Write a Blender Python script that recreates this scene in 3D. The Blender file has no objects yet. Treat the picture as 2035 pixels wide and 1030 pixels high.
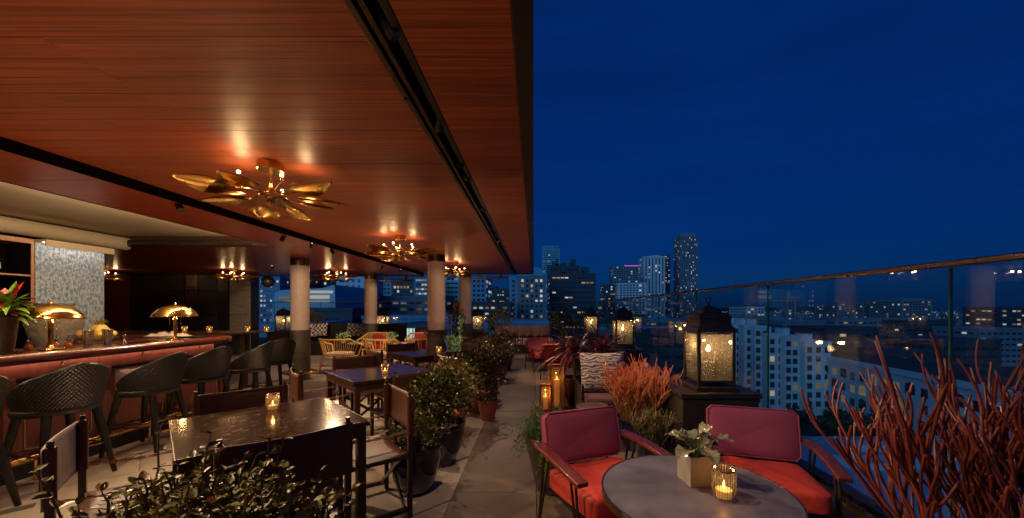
import bpy, math, random
import numpy as np
from mathutils import Vector, Matrix
R = math.radians
rnd = random.Random(7)
SC = bpy.context.scene
COL = SC.collection
# ------------------------------------------------------------------ camera
cam_d = bpy.data.cameras.new('camera'); cam = bpy.data.objects.new('camera', cam_d); COL.objects.link(cam)
F, VX, VY, EYE = 755.0, 1061.0, 614.0, 1.45
cam_d.sensor_width = 36; cam_d.lens = F / 2035 * 36
cam_d.shift_x = -(VX - 1017.5) / 2035; cam_d.shift_y = (VY - 515) / 2035
cam_d.clip_start = 0.05; cam_d.clip_end = 30000
cam.location = (0, 0, EYE); cam.rotation_euler = (R(90), 0, 0)
SC.camera = cam
# ------------------------------------------------------------------ sky after sunset, the last light behind the camera
W = bpy.data.worlds.new('World'); SC.world = W; W.use_nodes = True
nt = W.node_tree; bg = nt.nodes['Background']
sky = nt.nodes.new('ShaderNodeTexSky'); sky.sky_type = 'NISHITA'; sky.sun_disc = False
sky.sun_elevation = R(2); sky.sun_rotation = R(205); sky.altitude = 50; sky.ozone_density = 6; sky.air_density = 1.0; sky.dust_density = 0.3
mixn = nt.nodes.new('ShaderNodeMix'); mixn.data_type = 'RGBA'; mixn.blend_type = 'MULTIPLY'; mixn.inputs[0].default_value = 1
mixn.inputs[7].default_value = (0.05, 0.34, 0.65, 1)
nt.links.new(sky.outputs[0], mixn.inputs[6]); 
mixc = nt.nodes.new('ShaderNodeMix'); mixc.data_type = 'RGBA'; mixc.inputs[0].default_value = 0.5
mixc.inputs[7].default_value = (0.004, 0.16, 0.95, 1)
nt.links.new(mixn.outputs[2], mixc.inputs[6]); cn = nt.nodes.new('ShaderNodeTexNoise'); cn.inputs['Scale'].default_value = 1.6; cn.inputs['Detail'].default_value = 7; cn.inputs['Roughness'].default_value = .6
cm = nt.nodes.new('ShaderNodeMapping'); cm.inputs['Scale'].default_value = (1, 1.3, 7); cm.inputs['Rotation'].default_value = (0, .14, 0); ct = nt.nodes.new('ShaderNodeTexCoord')
nt.links.new(ct.outputs['Generated'], cm.inputs[0]); nt.links.new(cm.outputs[0], cn.inputs[0])
cr_ = nt.nodes.new('ShaderNodeMapRange'); cr_.inputs[1].default_value = .40; cr_.inputs[2].default_value = .75; cr_.inputs[3].default_value = .97; cr_.inputs[4].default_value = 1.20
nt.links.new(cn.outputs[0], cr_.inputs[0])
hv = nt.nodes.new('ShaderNodeHueSaturation'); nt.links.new(cr_.outputs[0], hv.inputs['Value']); nt.links.new(mixc.outputs[2], hv.inputs['Color'])
nt.links.new(hv.outputs[0], bg.inputs[0])
bg.inputs[1].default_value = 0.15
sun_d = bpy.data.lights.new('sun', 'SUN'); sun_d.energy = 0.8; sun_d.angle = R(50); sun_d.color = (0.22, 0.58, 1.0)
sun = bpy.data.objects.new('sun', sun_d); COL.objects.link(sun)
sun.rotation_euler = Vector((-0.55, -0.8, 0.45)).to_track_quat('Z', 'Y').to_euler()
SC.view_settings.view_transform = 'Standard'; SC.view_settings.look = 'None'
SC.view_settings.exposure = 0; SC.view_settings.gamma = 1; SC.view_settings.use_curve_mapping = False
SC.cycles.use_denoising = True
SC.cycles.max_bounces = 8; SC.cycles.diffuse_bounces = 3; SC.cycles.glossy_bounces = 4
SC.cycles.transparent_max_bounces = 24; SC.cycles.transmission_bounces = 6
SC.cycles.sample_clamp_indirect = 3; SC.cycles.caustics_reflective = False; SC.cycles.caustics_refractive = False
SC.cycles.blur_glossy = 0.5

# ------------------------------------------------------------------ helpers
def at(x, y, D):
    return ((x - VX) / F * D, D, EYE - (y - VY) / F * D)

def tag(o, label=None, cat=None, group=None, kind=None):
    if label: o['label'] = label
    if cat: o['category'] = cat
    if group: o['group'] = group
    if kind: o['kind'] = kind
    return o

def thing(name, label, cat, loc=(0, 0, 0), rz=0, group=None):
    o = bpy.data.objects.new(name, None); COL.objects.link(o)
    o.empty_display_size = 0.1
    o.location = loc; o.rotation_euler = (0, 0, rz)
    return tag(o, label, cat, group)

def kids(o): return list(CH.get(o.name, []))
CH = {}
def adopt(c, p):
    if p is not None:
        c.parent = p; CH.setdefault(p.name, []).append(c)
def copy_tree(o, parent=None):
    c = o.copy(); COL.objects.link(c); c.parent = None
    adopt(c, parent)
    for k in kids(o): copy_tree(k, c)
    return c
def dup(root, loc, rz=0, label=None, scale=None):
    c = copy_tree(root); c.location = loc; c.rotation_euler = (0, 0, rz)
    if label: c['label'] = label
    if scale: c.scale = (scale,) * 3
    return c

class MB:
    def __init__(s): s.v = []; s.f = []; s.s = []; s.n = 0
    def add(s, verts, faces, smooth=False, M=None):
        if M is not None: verts = [tuple(M @ Vector(p)) for p in verts]
        b = s.n; s.v.extend(verts); s.n += len(verts)
        s.f.extend([tuple(i + b for i in f) for f in faces]); s.s.extend([smooth] * len(faces)); return s
    def box(s, x0, x1, y0, y1, z0, z1, M=None):
        v = [(x, y, z) for z in (z0, z1) for y in (y0, y1) for x in (x0, x1)]
        return s.add(v, [(0, 2, 3, 1), (4, 5, 7, 6), (0, 1, 5, 4), (2, 6, 7, 3), (0, 4, 6, 2), (1, 3, 7, 5)], False, M)
    def bar(s, p0, p1, w, h, up=(0, 0, 1)):
        p0 = Vector(p0); p1 = Vector(p1); d = (p1 - p0); L = d.length; d.normalize()
        u = Vector(up)
        if abs(d.dot(u)) > .98: u = Vector((0, 1, 0))
        x = d.cross(u).normalized(); z = x.cross(d).normalized()
        M = Matrix((( x.x, d.x, z.x, p0.x), (x.y, d.y, z.y, p0.y), (x.z, d.z, z.z, p0.z), (0, 0, 0, 1)))
        return s.box(-w / 2, w / 2, 0, L, -h / 2, h / 2, M)
    def tube(s, pts, r, n=8, caps=True, closed=False):
        pts = [Vector(p) for p in pts]; m = len(pts)
        rs = r if isinstance(r, (list, tuple)) else [r] * m
        vs = []; prev = None
        for i, p in enumerate(pts):
            if closed: d = pts[(i + 1) % m] - pts[i - 1]
            else: d = pts[min(i + 1, m - 1)] - pts[max(i - 1, 0)]
            d.normalize()
            if prev is None:
                a = Vector((0, 0, 1)) if abs(d.z) < .9 else Vector((1, 0, 0))
                u = d.cross(a).normalized()
            else:
                u = (prev - d * prev.dot(d)); u.normalize()
            prev = u; w = d.cross(u)
            for k in range(n):
                t = 2 * math.pi * k / n
                q = p + (u * math.cos(t) + w * math.sin(t)) * rs[i]
                vs.append((q.x, q.y, q.z))
        fs = []
        for i in range(m if closed else m - 1):
            j = (i + 1) % m
            for k in range(n):
                l = (k + 1) % n
                fs.append((i * n + k, i * n + l, j * n + l, j * n + k))
        s.add(vs, fs, True)
        if caps and not closed:
            b = s.n - len(vs)
            s.f.append(tuple(b + k for k in range(n - 1, -1, -1))); s.s.append(False)
            s.f.append(tuple(b + (m - 1) * n + k for k in range(n))); s.s.append(False)
        return s
    def cyl(s, p0, p1, r0, r1=None, n=16):
        return s.tube([p0, p1], [r0, r0 if r1 is None else r1], n)
    def lathe(s, prof, n=24, c=(0, 0, 0), a0=0, smooth=True, caps=True):
        vs = []
        for (r, z) in prof:
            for k in range(n):
                t = a0 + 2 * math.pi * k / n
                vs.append((c[0] + r * math.cos(t), c[1] + r * math.sin(t), c[2] + z))
        fs = []
        for i in range(len(prof) - 1):
            for k in range(n):
                l = (k + 1) % n
                fs.append((i * n + k, i * n + l, (i + 1) * n + l, (i + 1) * n + k))
        s.add(vs, fs, smooth)
        b = s.n - len(vs)
        if caps and prof[0][0] > 1e-4: s.f.append(tuple(b + k for k in range(n - 1, -1, -1))); s.s.append(False)
        if caps and prof[-1][0] > 1e-4: s.f.append(tuple(b + (len(prof) - 1) * n + k for k in range(n))); s.s.append(False)
        return s
    def ball(s, c, r, n=12, m=8, sz=1):
        pr = [(max(1e-5, r * math.sin(math.pi * i / m)), -r * sz * math.cos(math.pi * i / m)) for i in range(m + 1)]
        return s.lathe(pr, n, c)
    def grid(s, fn, nu, nv, smooth=True, closed_u=False):
        vs = [tuple(fn(i / nu, j / nv)) for j in range(nv + 1) for i in range(nu + 1)]
        fs = [(j * (nu + 1) + i, j * (nu + 1) + i + 1, (j + 1) * (nu + 1) + i + 1, (j + 1) * (nu + 1) + i) for j in range(nv) for i in range(nu)]
        return s.add(vs, fs, smooth)
    def build(s, name, mat, parent=None, bevel=0, solid=0, kind=None, seg=2):
        me = bpy.data.meshes.new(name); me.from_pydata(s.v, [], s.f)
        me.polygons.foreach_set('use_smooth', s.s)
        me.materials.append(mat); me.update()
        if any(s.s): me.set_sharp_from_angle(angle=R(38))
        o = bpy.data.objects.new(name, me); COL.objects.link(o); adopt(o, parent)
        if solid:
            m = o.modifiers.new('solid', 'SOLIDIFY'); m.thickness = solid; m.offset = 0
        if bevel:
            m = o.modifiers.new('bevel', 'BEVEL'); m.width = bevel; m.segments = seg; m.limit_method = 'ANGLE'; m.harden_normals = False
        if kind: o['kind'] = kind
        return o
def cushion_mesh(w, d, h, crown=.02, ex=7, seed=1, wr=.003):
    """soft upholstered block: rounded outline, domed top, slight dents"""
    r = random.Random(seed); ph = [r.uniform(0, 6) for _ in range(6)]
    prof = [(.0, -1), (.5, -1), (.88, -1), (.965, -.93), (.995, -.78), (1, -.5), (1, .5), (.995, .78), (.965, .95), (.88, 1.06), (.7, 1.10), (.5, 1.12), (.25, 1.13), (.0, 1.13)]
    n = 56; vs = []
    for (s, zz) in prof:
        for k in range(n):
            t = 2 * math.pi * k / n; cx, sx = math.cos(t), math.sin(t)
            x = w / 2 * s * math.copysign(abs(cx) ** (2 / ex), cx); y = d / 2 * s * math.copysign(abs(sx) ** (2 / ex), sx)
            z = (h / 2) * min(1, max(-1, zz))
            if zz > .9: z = h / 2 + (zz - 1) / .13 * crown if zz > 1 else h / 2 * zz
            q = wr * (math.sin(x * 21 + ph[0] + y * 9) + math.sin(y * 27 + ph[1] - x * 12) + .6 * math.sin(x * 55 + y * 40 + ph[2]))
            vs.append((x + q * .4 * (abs(zz) < .9), y + q * .4 * (abs(zz) < .9), z + (q if zz > .9 else 0)))
    fs = [(i * n + k, i * n + (k + 1) % n, (i + 1) * n + (k + 1) % n, (i + 1) * n + k) for i in range(len(prof) - 1) for k in range(n)]
    return MB().add(vs, fs, True)
def inst(name, src, parent, loc, rot=(0, 0, 0), mat=None):
    o = bpy.data.objects.new(name, src.data if hasattr(src, 'data') else src); COL.objects.link(o); adopt(o, parent)
    o.location = loc; o.rotation_euler = rot
    return o

# ------------------------------------------------------------------ materials
def mat(name, col, rough=.5, metal=0, var=.2, scale=6, bump=0, bscale=40, stretch=(1, 1, 1), emit=None, es=0, coat=0, rnd_obj=0, rvar=0.1, spec=.5, sheen=0, trans=0):
    m = bpy.data.materials.new(name); m.use_nodes = True; t = m.node_tree; b = t.nodes['Principled BSDF']
    b.inputs['Roughness'].default_value = rough; b.inputs['Metallic'].default_value = metal
    b.inputs['Coat Weight'].default_value = coat; b.inputs['Coat Roughness'].default_value = .12
    b.inputs['Specular IOR Level'].default_value = spec
    b.inputs['Sheen Weight'].default_value = sheen
    N = t.nodes; L = t.links
    tc = N.new('ShaderNodeTexCoord'); mp = N.new('ShaderNodeMapping'); mp.inputs['Scale'].default_value = stretch
    oi = N.new('ShaderNodeObjectInfo'); add = N.new('ShaderNodeVectorMath'); add.operation = 'ADD'
    mul = N.new('ShaderNodeVectorMath'); mul.operation = 'SCALE'; mul.inputs['Scale'].default_value = 17.0
    cb = N.new('ShaderNodeCombineXYZ')
    for i in range(3): L.new(oi.outputs['Random'], cb.inputs[i])
    L.new(cb.outputs[0], mul.inputs[0]); L.new(tc.outputs['Object'], add.inputs[0]); L.new(mul.outputs[0], add.inputs[1]); L.new(add.outputs[0], mp.inputs[0])
    nz = N.new('ShaderNodeTexNoise'); nz.inputs['Scale'].default_value = scale; nz.inputs['Detail'].default_value = 5; nz.inputs['Roughness'].default_value = .6
    L.new(mp.outputs[0], nz.inputs[0])
    rp = N.new('ShaderNodeMapRange'); rp.inputs['From Min'].default_value = .3; rp.inputs['From Max'].default_value = .7
    rp.inputs['To Min'].default_value = 1 - var; rp.inputs['To Max'].default_value = 1 + var
    L.new(nz.outputs[0], rp.inputs[0])
    val = rp.outputs[0]
    if rnd_obj:
        r2 = N.new('ShaderNodeMapRange'); r2.inputs['To Min'].default_value = 1 - rnd_obj; r2.inputs['To Max'].default_value = 1 + rnd_obj
        L.new(oi.outputs['Random'], r2.inputs[0]); mm = N.new('ShaderNodeMath'); mm.operation = 'MULTIPLY'
        L.new(val, mm.inputs[0]); L.new(r2.outputs[0], mm.inputs[1]); val = mm.outputs[0]
    hs = N.new('ShaderNodeHueSaturation'); hs.inputs['Color'].default_value = (*col, 1); L.new(val, hs.inputs['Value'])
    L.new(hs.outputs[0], b.inputs['Base Color'])
    if rvar:
        r3 = N.new('ShaderNodeMapRange'); r3.inputs['From Min'].default_value = .3; r3.inputs['From Max'].default_value = .7
        r3.inputs['To Min'].default_value = max(0, rough - rvar); r3.inputs['To Max'].default_value = min(1, rough + rvar)
        L.new(nz.outputs[0], r3.inputs[0]); L.new(r3.outputs[0], b.inputs['Roughness'])
    if bump:
        n2 = N.new('ShaderNodeTexNoise'); n2.inputs['Scale'].default_value = bscale; n2.inputs['Detail'].default_value = 4
        L.new(mp.outputs[0], n2.inputs[0])
        bp = N.new('ShaderNodeBump'); bp.inputs['Strength'].default_value = bump; bp.inputs['Distance'].default_value = .01
        L.new(n2.outputs[0], bp.inputs['Height']); L.new(bp.outputs[0], b.inputs['Normal'])
    if emit:
        b.inputs['Emission Color'].default_value = (*emit, 1); b.inputs['Emission Strength'].default_value = es
    m['hs'] = hs.name; m['mp'] = mp.name; m['nz'] = nz.name
    return m
def emis(name, col, s, sample=False):
    m = bpy.data.materials.new(name); m.use_nodes = True; t = m.node_tree
    t.nodes.remove(t.nodes['Principled BSDF']); e = t.nodes.new('ShaderNodeEmission')
    e.inputs[0].default_value = (*col, 1); e.inputs[1].default_value = s
    t.links.new(e.outputs[0], t.nodes['Material Output'].inputs[0])
    m.cycles.emission_sampling = 'AUTO' if sample else 'NONE'
    return m
def thin_glass(name, tint, ior=1.5, frost=0, rough=0.0, body=(.6, .6, .55), gain=1.6):
    m = bpy.data.materials.new(name); m.use_nodes = True; t = m.node_tree; N = t.nodes; L = t.links
    N.remove(N['Principled BSDF'])
    tr = N.new('ShaderNodeBsdfTransparent'); tr.inputs[0].default_value = (*tint, 1)
    gl = N.new('ShaderNodeBsdfGlossy'); gl.inputs['Roughness'].default_value = rough
    fr = N.new('ShaderNodeFresnel'); ge = N.new('ShaderNodeNewGeometry'); io = N.new('ShaderNodeMapRange')
    io.inputs[3].default_value = ior; io.inputs[4].default_value = 1 / ior; L.new(ge.outputs['Backfacing'], io.inputs[0]); L.new(io.outputs[0], fr.inputs[0])
    g = N.new('ShaderNodeMath'); g.operation = 'MULTIPLY'; g.inputs[1].default_value = gain; g.use_clamp = True
    L.new(fr.outputs[0], g.inputs[0])
    src = tr.outputs[0]
    if frost:
        tl = N.new('ShaderNodeBsdfTranslucent'); tl.inputs[0].default_value = (*body, 1)
        nz = N.new('ShaderNodeTexNoise'); nz.inputs['Scale'].default_value = 90; tc = N.new('ShaderNodeTexCoord'); L.new(tc.outputs['Object'], nz.inputs[0])
        mr = N.new('ShaderNodeMapRange'); mr.inputs[1].default_value = .35; mr.inputs[2].default_value = .65; mr.inputs[3].default_value = frost * .95; mr.inputs[4].default_value = frost * 1.06
        L.new(nz.outputs[0], mr.inputs[0])
        mx0 = N.new('ShaderNodeMixShader'); L.new(mr.outputs[0], mx0.inputs[0]); L.new(tr.outputs[0], mx0.inputs[1]); L.new(tl.outputs[0], mx0.inputs[2])
        src = mx0.outputs[0]
    mx = N.new('ShaderNodeMixShader'); L.new(g.outputs[0], mx.inputs[0]); L.new(src, mx.inputs[1]); L.new(gl.outputs[0], mx.inputs[2])
    L.new(mx.outputs[0], N['Material Output'].inputs[0])
    return m
def node(m, t): return m.node_tree.nodes.new(t)

M = {}
M['ceil'] = mat('ceiling_wood', (.27, .062, .021), .46, var=.60, scale=5, stretch=(.22, 14, 14), rnd_obj=.12, rvar=.08, bump=.06, bscale=14, spec=.42)
M['ceil2'] = mat('ceiling_wood_red', (.25, .038, .014), .34, var=.5, scale=5, stretch=(.22, 14, 14), rnd_obj=.10, rvar=.06, bump=.05, bscale=14, spec=.5)
M['black'] = mat('black_metal', (.012, .011, .011), .4, var=.2)
M['dark'] = mat('dark_recess', (.006, .005, .005), .95, var=.1, spec=.05)
M['bronze'] = mat('dark_bronze', (.10, .065, .045), .35, .8, var=.25, scale=12)
M['brass'] = mat('brass', (.83, .52, .16), .2, 1, var=.12, scale=20, rvar=.08)
M['brass_leaf'] = mat('brass_leaf', (.42, .25, .07), .30, 1, var=.1, scale=9, rvar=.08)
M['cream'] = mat('cream_paint', (.55, .44, .29), .45, var=.06)
M['copper_rail'] = mat('copper_rail', (.22, .16, .135), .32, 1, var=.3, scale=30)
M['column'] = mat('column_paint', (.70, .56, .47), .5, var=.07, scale=9, bump=.03)
M['column_dark'] = mat('column_steel', (.13, .105, .085), .42, .4, var=.3, scale=6, bump=.05)
M['metalpanel'] = mat('steel_panel', (.26, .22, .18), .34, .25, var=.18, scale=5, stretch=(1, 1, 6))
M['redwall'] = mat('red_drape', (.14, .012, .008), .7, var=.2, scale=4)
M['walldark'] = mat('dark_panel', (.02, .016, .014), .5, var=.2)
M['tile'] = mat('floor_tile', (.40, .335, .27), .42, var=.10, scale=3, rnd_obj=.07, bump=.03, bscale=25, rvar=.1)
M['tiledark'] = mat('grey_inlay', (.10, .095, .095), .4, var=.15)
M['slab'] = mat('walk_slab', (.15, .108, .08), .55, var=.2, scale=2.2, rnd_obj=.06, bump=.05, bscale=30, rvar=.12)
M['wooddark'] = mat('dark_walnut', (.055, .024, .012), .36, var=.35, scale=7, stretch=(6, 6, .6), bump=.05)
M['plinthdark'] = mat('dark_plinth', (.022, .014, .01), .5, var=.3, scale=6)
M['leather'] = mat('brown_leather', (.085, .028, .014), .38, var=.25, scale=9, bump=.12, bscale=60, rnd_obj=.15)
M['leatherlit'] = mat('lit_grey_leather', (.30, .25, .23), .5, var=.25, scale=9, bump=.1)  # paler copy of the leather: light on one chair back put into colour
M['rope'] = mat('steel_rope', (.55, .36, .28), .3, .9, var=.3, scale=90)
M['mahog'] = mat('mahogany', (.105, .022, .013), .24, var=.25, scale=5, stretch=(5, .5, 5), coat=.5)
M['mahogany_panel'] = mat('mahogany_panel', (.13, .036, .024), .4, var=.25, scale=5, stretch=(5, 5, .6))
M['palepanel'] = mat('pale_panel', (.42, .34, .32), .4, var=.1)
M['goldline'] = mat('gold_line', (.6, .42, .2), .35, 1, var=.1)
M['bartop'] = mat('bar_top', (.05, .035, .02), .12, var=.3, scale=14, coat=.4, rvar=.05)
M['wicker'] = mat('black_wicker', (.008, .007, .007), .36, var=.2, scale=30, spec=.45)
M['stoolwood'] = mat('ebony_leg', (.010, .008, .007), .45, var=.2)
M['seatblack'] = mat('black_leather', (.014, .012, .011), .4, var=.2, bump=.1)
M['rattan'] = mat('yellow_rattan', (.66, .40, .12), .4, var=.25, scale=20)
M['cushcream'] = mat('cream_cloth', (.45, .36, .28), .9, var=.1, bump=.3, bscale=200)
M['cushred'] = mat('red_cloth', (.25, .018, .02), .85, var=.12, bump=.3, bscale=200)
M['cushbrown'] = mat('taupe_cloth', (.15, .085, .065), .9, var=.12, bump=.3, bscale=200, rnd_obj=.12)
M['cushpurple'] = mat('mauve_cloth', (.16, .07, .09), .9, var=.1)
M['redseat'] = mat('red_canvas', (.50, .04, .026), .75, var=.10, scale=10, bump=.35, bscale=30)
M['pinkseat'] = mat('pink_canvas', (.72, .20, .15), .75, var=.10, scale=10, bump=.25, bscale=260)
M['armwood'] = mat('arm_wood', (.13, .028, .018), .3, var=.3, scale=6, stretch=(8, 1, 8), coat=.3)
M['concrete'] = mat('concrete', (.22, .195, .17), .75, var=.14, scale=12, bump=.1, bscale=50)
M['soil'] = mat('soil', (.03, .02, .013), .95, var=.4, scale=40, bump=.6, bscale=60)
M['bluepot'] = mat('blue_glaze', (.005, .006, .026), .11, var=.6, scale=7, coat=.8, rvar=.03)
M['darkpot'] = mat('dark_glaze', (.045, .028, .02), .2, var=.5, scale=7, coat=.6)
M['terra'] = mat('terracotta', (.32, .085, .045), .6, var=.2, scale=9)
M['bark'] = mat('bark', (.09, .055, .035), .85, var=.35, scale=30)
M['leaf'] = mat('glossy_leaf', (.17, .165, .035), .38, var=.45, scale=30, rnd_obj=.45, spec=.4)
M['leaf2'] = mat('dark_leaf', (.095, .11, .025), .26, var=.45, scale=25, spec=.6)
M['leafbrown'] = mat('new_leaf', (.20, .10, .03), .28, var=.4, scale=25, rnd_obj=.3)
M['fern'] = mat('fern_green', (.05, .12, .02), .5, var=.4, scale=14)
M['sage'] = mat('pale_green_leaf', (.22, .36, .18), .5, var=.3, scale=20)
M['palmred'] = mat('red_palm_leaf', (.34, .12, .08), .38, var=.4, scale=8, rnd_obj=.25)
M['wickerbrown'] = mat('brown_wicker', (.06, .04, .03), .5, var=.3, scale=40)
M['wax'] = mat('wax', (.85, .62, .36), .5, var=.05, emit=(1, .5, .15), es=.35)
M['teak'] = mat('copper_wood', (.42, .20, .10), .4, var=.25, scale=8, stretch=(4, 4, .5))
M['chrome'] = mat('chrome', (.75, .76, .8), .1, 1, var=.03, rvar=.04)
M['urn'] = mat('rough_clay', (.22, .17, .13), .9, var=.35, scale=30, bump=1.0, bscale=45)
M['flame'] = emis('flame', (1, .52, .12), 14)
M['bulb'] = emis('bulb', (1, .72, .38), 14)
M['bulbsoft'] = emis('lantern_bulb', (1, .62, .25), 30)
M['lanternframe'] = mat('lantern_iron', (.035, .024, .018), .5, .5, var=.3)
M['railglass'] = thin_glass('rail_glass', (.86, .91, .92), 1.5, gain=1.2)
M['seeded'] = thin_glass('seeded_glass', (.86, .84, .76), 1.5, frost=.21, rough=.06, body=(.42, .40, .34), gain=1.0)
M['cupglass'] = thin_glass('cup_glass', (.85, .68, .5), 1.5, frost=.10, rough=.03, gain=1.3)
M['glassedge'] = mat('glass_edge', (.03, .12, .05), .15, var=.3, coat=.5)
M['yellowfruit'] = mat('yellow_fruit', (.62, .42, .08), .4, var=.25, scale=25)
M['mango'] = mat('mango_fruit', (.45, .24, .07), .35, var=.5, scale=9)
M['pine'] = mat('pineapple_skin', (.50, .34, .07), .5, var=.4, scale=40, bump=.5)
M['whitepaper'] = mat('label_paper', (.6, .55, .42), .6, var=.05)
M['bottle'] = mat('bottle_glass', (.02, .02, .015), .08, var=.2, coat=1)

# checked and patterned cloths
def two_tone(m, c1, c2, fac_socket, hard=False):
    t = m.node_tree; b = t.nodes['Principled BSDF']
    mx = t.nodes.new('ShaderNodeMix'); mx.data_type = 'RGBA'
    mx.inputs[6].default_value = (*c1, 1); mx.inputs[7].default_value = (*c2, 1)
    t.links.new(fac_socket, mx.inputs[0])
    for l in list(b.inputs['Base Color'].links): t.links.remove(l)
    t.links.new(mx.outputs[2], b.inputs['Base Color']); return mx
def ramp(m, sock, stops):
    r = m.node_tree.nodes.new('ShaderNodeValToRGB'); e = r.color_ramp
    e.elements[0].position = stops[0][0]; e.elements[0].color = (*stops[0][1], 1)
    e.elements[1].position = stops[1][0]; e.elements[1].color = (*stops[1][1], 1)
    for p, c in stops[2:]:
        k = e.elements.new(p); k.color = (*c, 1)
    m.node_tree.links.new(sock, r.inputs[0]); return r
def coords(m, sc=(1, 1, 1), which='Object'):
    n = m.node_tree.nodes; tc = n.new('ShaderNodeTexCoord'); mp = n.new('ShaderNodeMapping'); mp.inputs['Scale'].default_value = sc
    m.node_tree.links.new(tc.outputs[which], mp.inputs[0]); return mp.outputs[0]

m = M['backcloth'] = mat('woven_mauve', (.4, .05, .08), .8, var=.1, bump=.2, bscale=250)
ck = node(m, 'ShaderNodeTexChecker'); ck.inputs['Scale'].default_value = 110; m.node_tree.links.new(coords(m), ck.inputs[0])
two_tone(m, (.31, .05, .085), (.16, .03, .09), ck.outputs['Fac'])
m = M['checkcloth'] = mat('black_white_check', (.5, .5, .5), .9, var=.05)
ck = node(m, 'ShaderNodeTexChecker'); ck.inputs['Scale'].default_value = 15; m.node_tree.links.new(coords(m), ck.inputs[0])
two_tone(m, (.68, .62, .55), (.02, .02, .02), ck.outputs['Fac'])
m = M['stripecloth'] = mat('striped_cloth', (.5, .5, .5), .9, var=.05)
wv = node(m, 'ShaderNodeTexWave'); wv.inputs['Scale'].default_value = 4.2; wv.bands_direction = 'X'; m.node_tree.links.new(coords(m), wv.inputs[0])
rr = ramp(m, wv.outputs[0], [(.45, (0, 0, 0)), (.55, (1, 1, 1))]); two_tone(m, (.10, .05, .055), (.46, .34, .30), rr.outputs[0])
m = M['zebra'] = mat('wavy_stripe_cloth', (.5, .5, .5), .9, var=.05, bump=.3, bscale=150)
wv = node(m, 'ShaderNodeTexWave'); wv.inputs['Scale'].default_value = 8.0; wv.bands_direction = 'Z'
wv.inputs['Distortion'].default_value = 8; wv.inputs['Detail'].default_value = 1.4; wv.inputs['Detail Scale'].default_value = 2.2
m.node_tree.links.new(coords(m, (.55, 1, 1)), wv.inputs[0])
rr = ramp(m, wv.outputs[0], [(.42, (0, 0, 0)), (.54, (1, 1, 1))]); two_tone(m, (.12, .10, .12), (.60, .50, .44), rr.outputs[0])
# toile wallpaper
m = M['toile'] = mat('toile_paper', (.5, .5, .5), .7, var=.05)
n1 = node(m, 'ShaderNodeTexNoise'); n1.inputs['Scale'].default_value = 24; n1.inputs['Detail'].default_value = 8; n1.inputs['Roughness'].default_value = .75
n1.inputs['Distortion'].default_value = .3
m.node_tree.links.new(coords(m, (1, 1.5, .8)), n1.inputs[0])
rr = ramp(m, n1.outputs[0], [(.44, (0, 0, 0)), (.55, (1, 1, 1))]); two_tone(m, (.10, .19, .33), (.44, .47, .50), rr.outputs[0])
# granite
m = M['granite'] = mat('brown_granite', (.07, .038, .022), .12, var=.6, scale=38, coat=0, rvar=.02, spec=.4)
vn = node(m, 'ShaderNodeTexVoronoi'); vn.inputs['Scale'].default_value = 55; m.node_tree.links.new(coords(m), vn.inputs[0])
n1 = node(m, 'ShaderNodeTexNoise'); n1.inputs['Scale'].default_value = 22; n1.inputs['Detail'].default_value = 8; n1.inputs['Roughness'].default_value = .75; m.node_tree.links.new(coords(m, (1, 1.6, 1)), n1.inputs[0])
rr = ramp(m, n1.outputs[0], [(.40, (.016, .009, .006)), (.54, (.045, .024, .013)), (.58, (.055, .03, .018)), (.62, (.20, .14, .09))])
m.node_tree.links.new(rr.outputs[0], m.node_tree.nodes['Principled BSDF'].inputs['Base Color'])
# blue-grey stone of the round table
m = M['zinc'] = mat('slate_zinc', (.105, .095, .125), .42, var=.4, scale=5, rvar=.08, spec=.25)
# pencil cactus: red tips, olive stems
def cactus_mat(name, z0, z1, lo, hi):
    m = mat(name, lo, .42, var=.25, scale=30)
    s = node(m, 'ShaderNodeSeparateXYZ'); m.node_tree.links.new(coords(m), s.inputs[0])
    r = node(m, 'ShaderNodeMapRange'); r.inputs[1].default_value = z0; r.inputs[2].default_value = z1
    m.node_tree.links.new(s.outputs[2], r.inputs[0]); two_tone(m, lo, hi, r.outputs[0]); return m
M['cactus'] = cactus_mat('cactus_skin', .3, .95, (.20, .13, .03), (.72, .17, .08))
M['cactusdark'] = cactus_mat('cactus_skin_dark', .3, .75, (.06, .05, .02), (.16, .12, .03))
M['cactusnear'] = cactus_mat('cactus_skin_near', .25, .8, (.055, .032, .014), (.15, .026, .017))
# city
M['facwhite'] = mat('pale_facade', (.62, .66, .70), .8, var=.10, scale=.08)
M['facgrey'] = mat('grey_facade', (.20, .24, .29), .75, var=.15, scale=.05)
M['facdark'] = mat('dark_facade', (.07, .08, .10), .6, var=.2, scale=.05)
M['facblue'] = mat('blue_facade', (.20, .34, .50), .6, var=.15, scale=.05)
M['facteal'] = mat('teal_facade', (.18, .50, .58), .5, var=.15, scale=.05)
M['roofdark'] = mat('roof_dark', (.05, .05, .055), .85, var=.25, scale=.1)
M['roofblue'] = mat('roof_pale', (.30, .42, .55), .7, var=.15, scale=.1)
M['winglass'] = mat('window_glass', (.03, .05, .07), .1, var=.5, scale=.3)
M['streets'] = mat('city_ground', (.05, .055, .065), .9, var=.4, scale=.01)
M['hill'] = mat('hill', (.03, .035, .045), .95, var=.3, scale=.002)
M['treedark'] = mat('street_tree_leaf', (.04, .055, .03), .7, var=.4, scale=.8)
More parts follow.
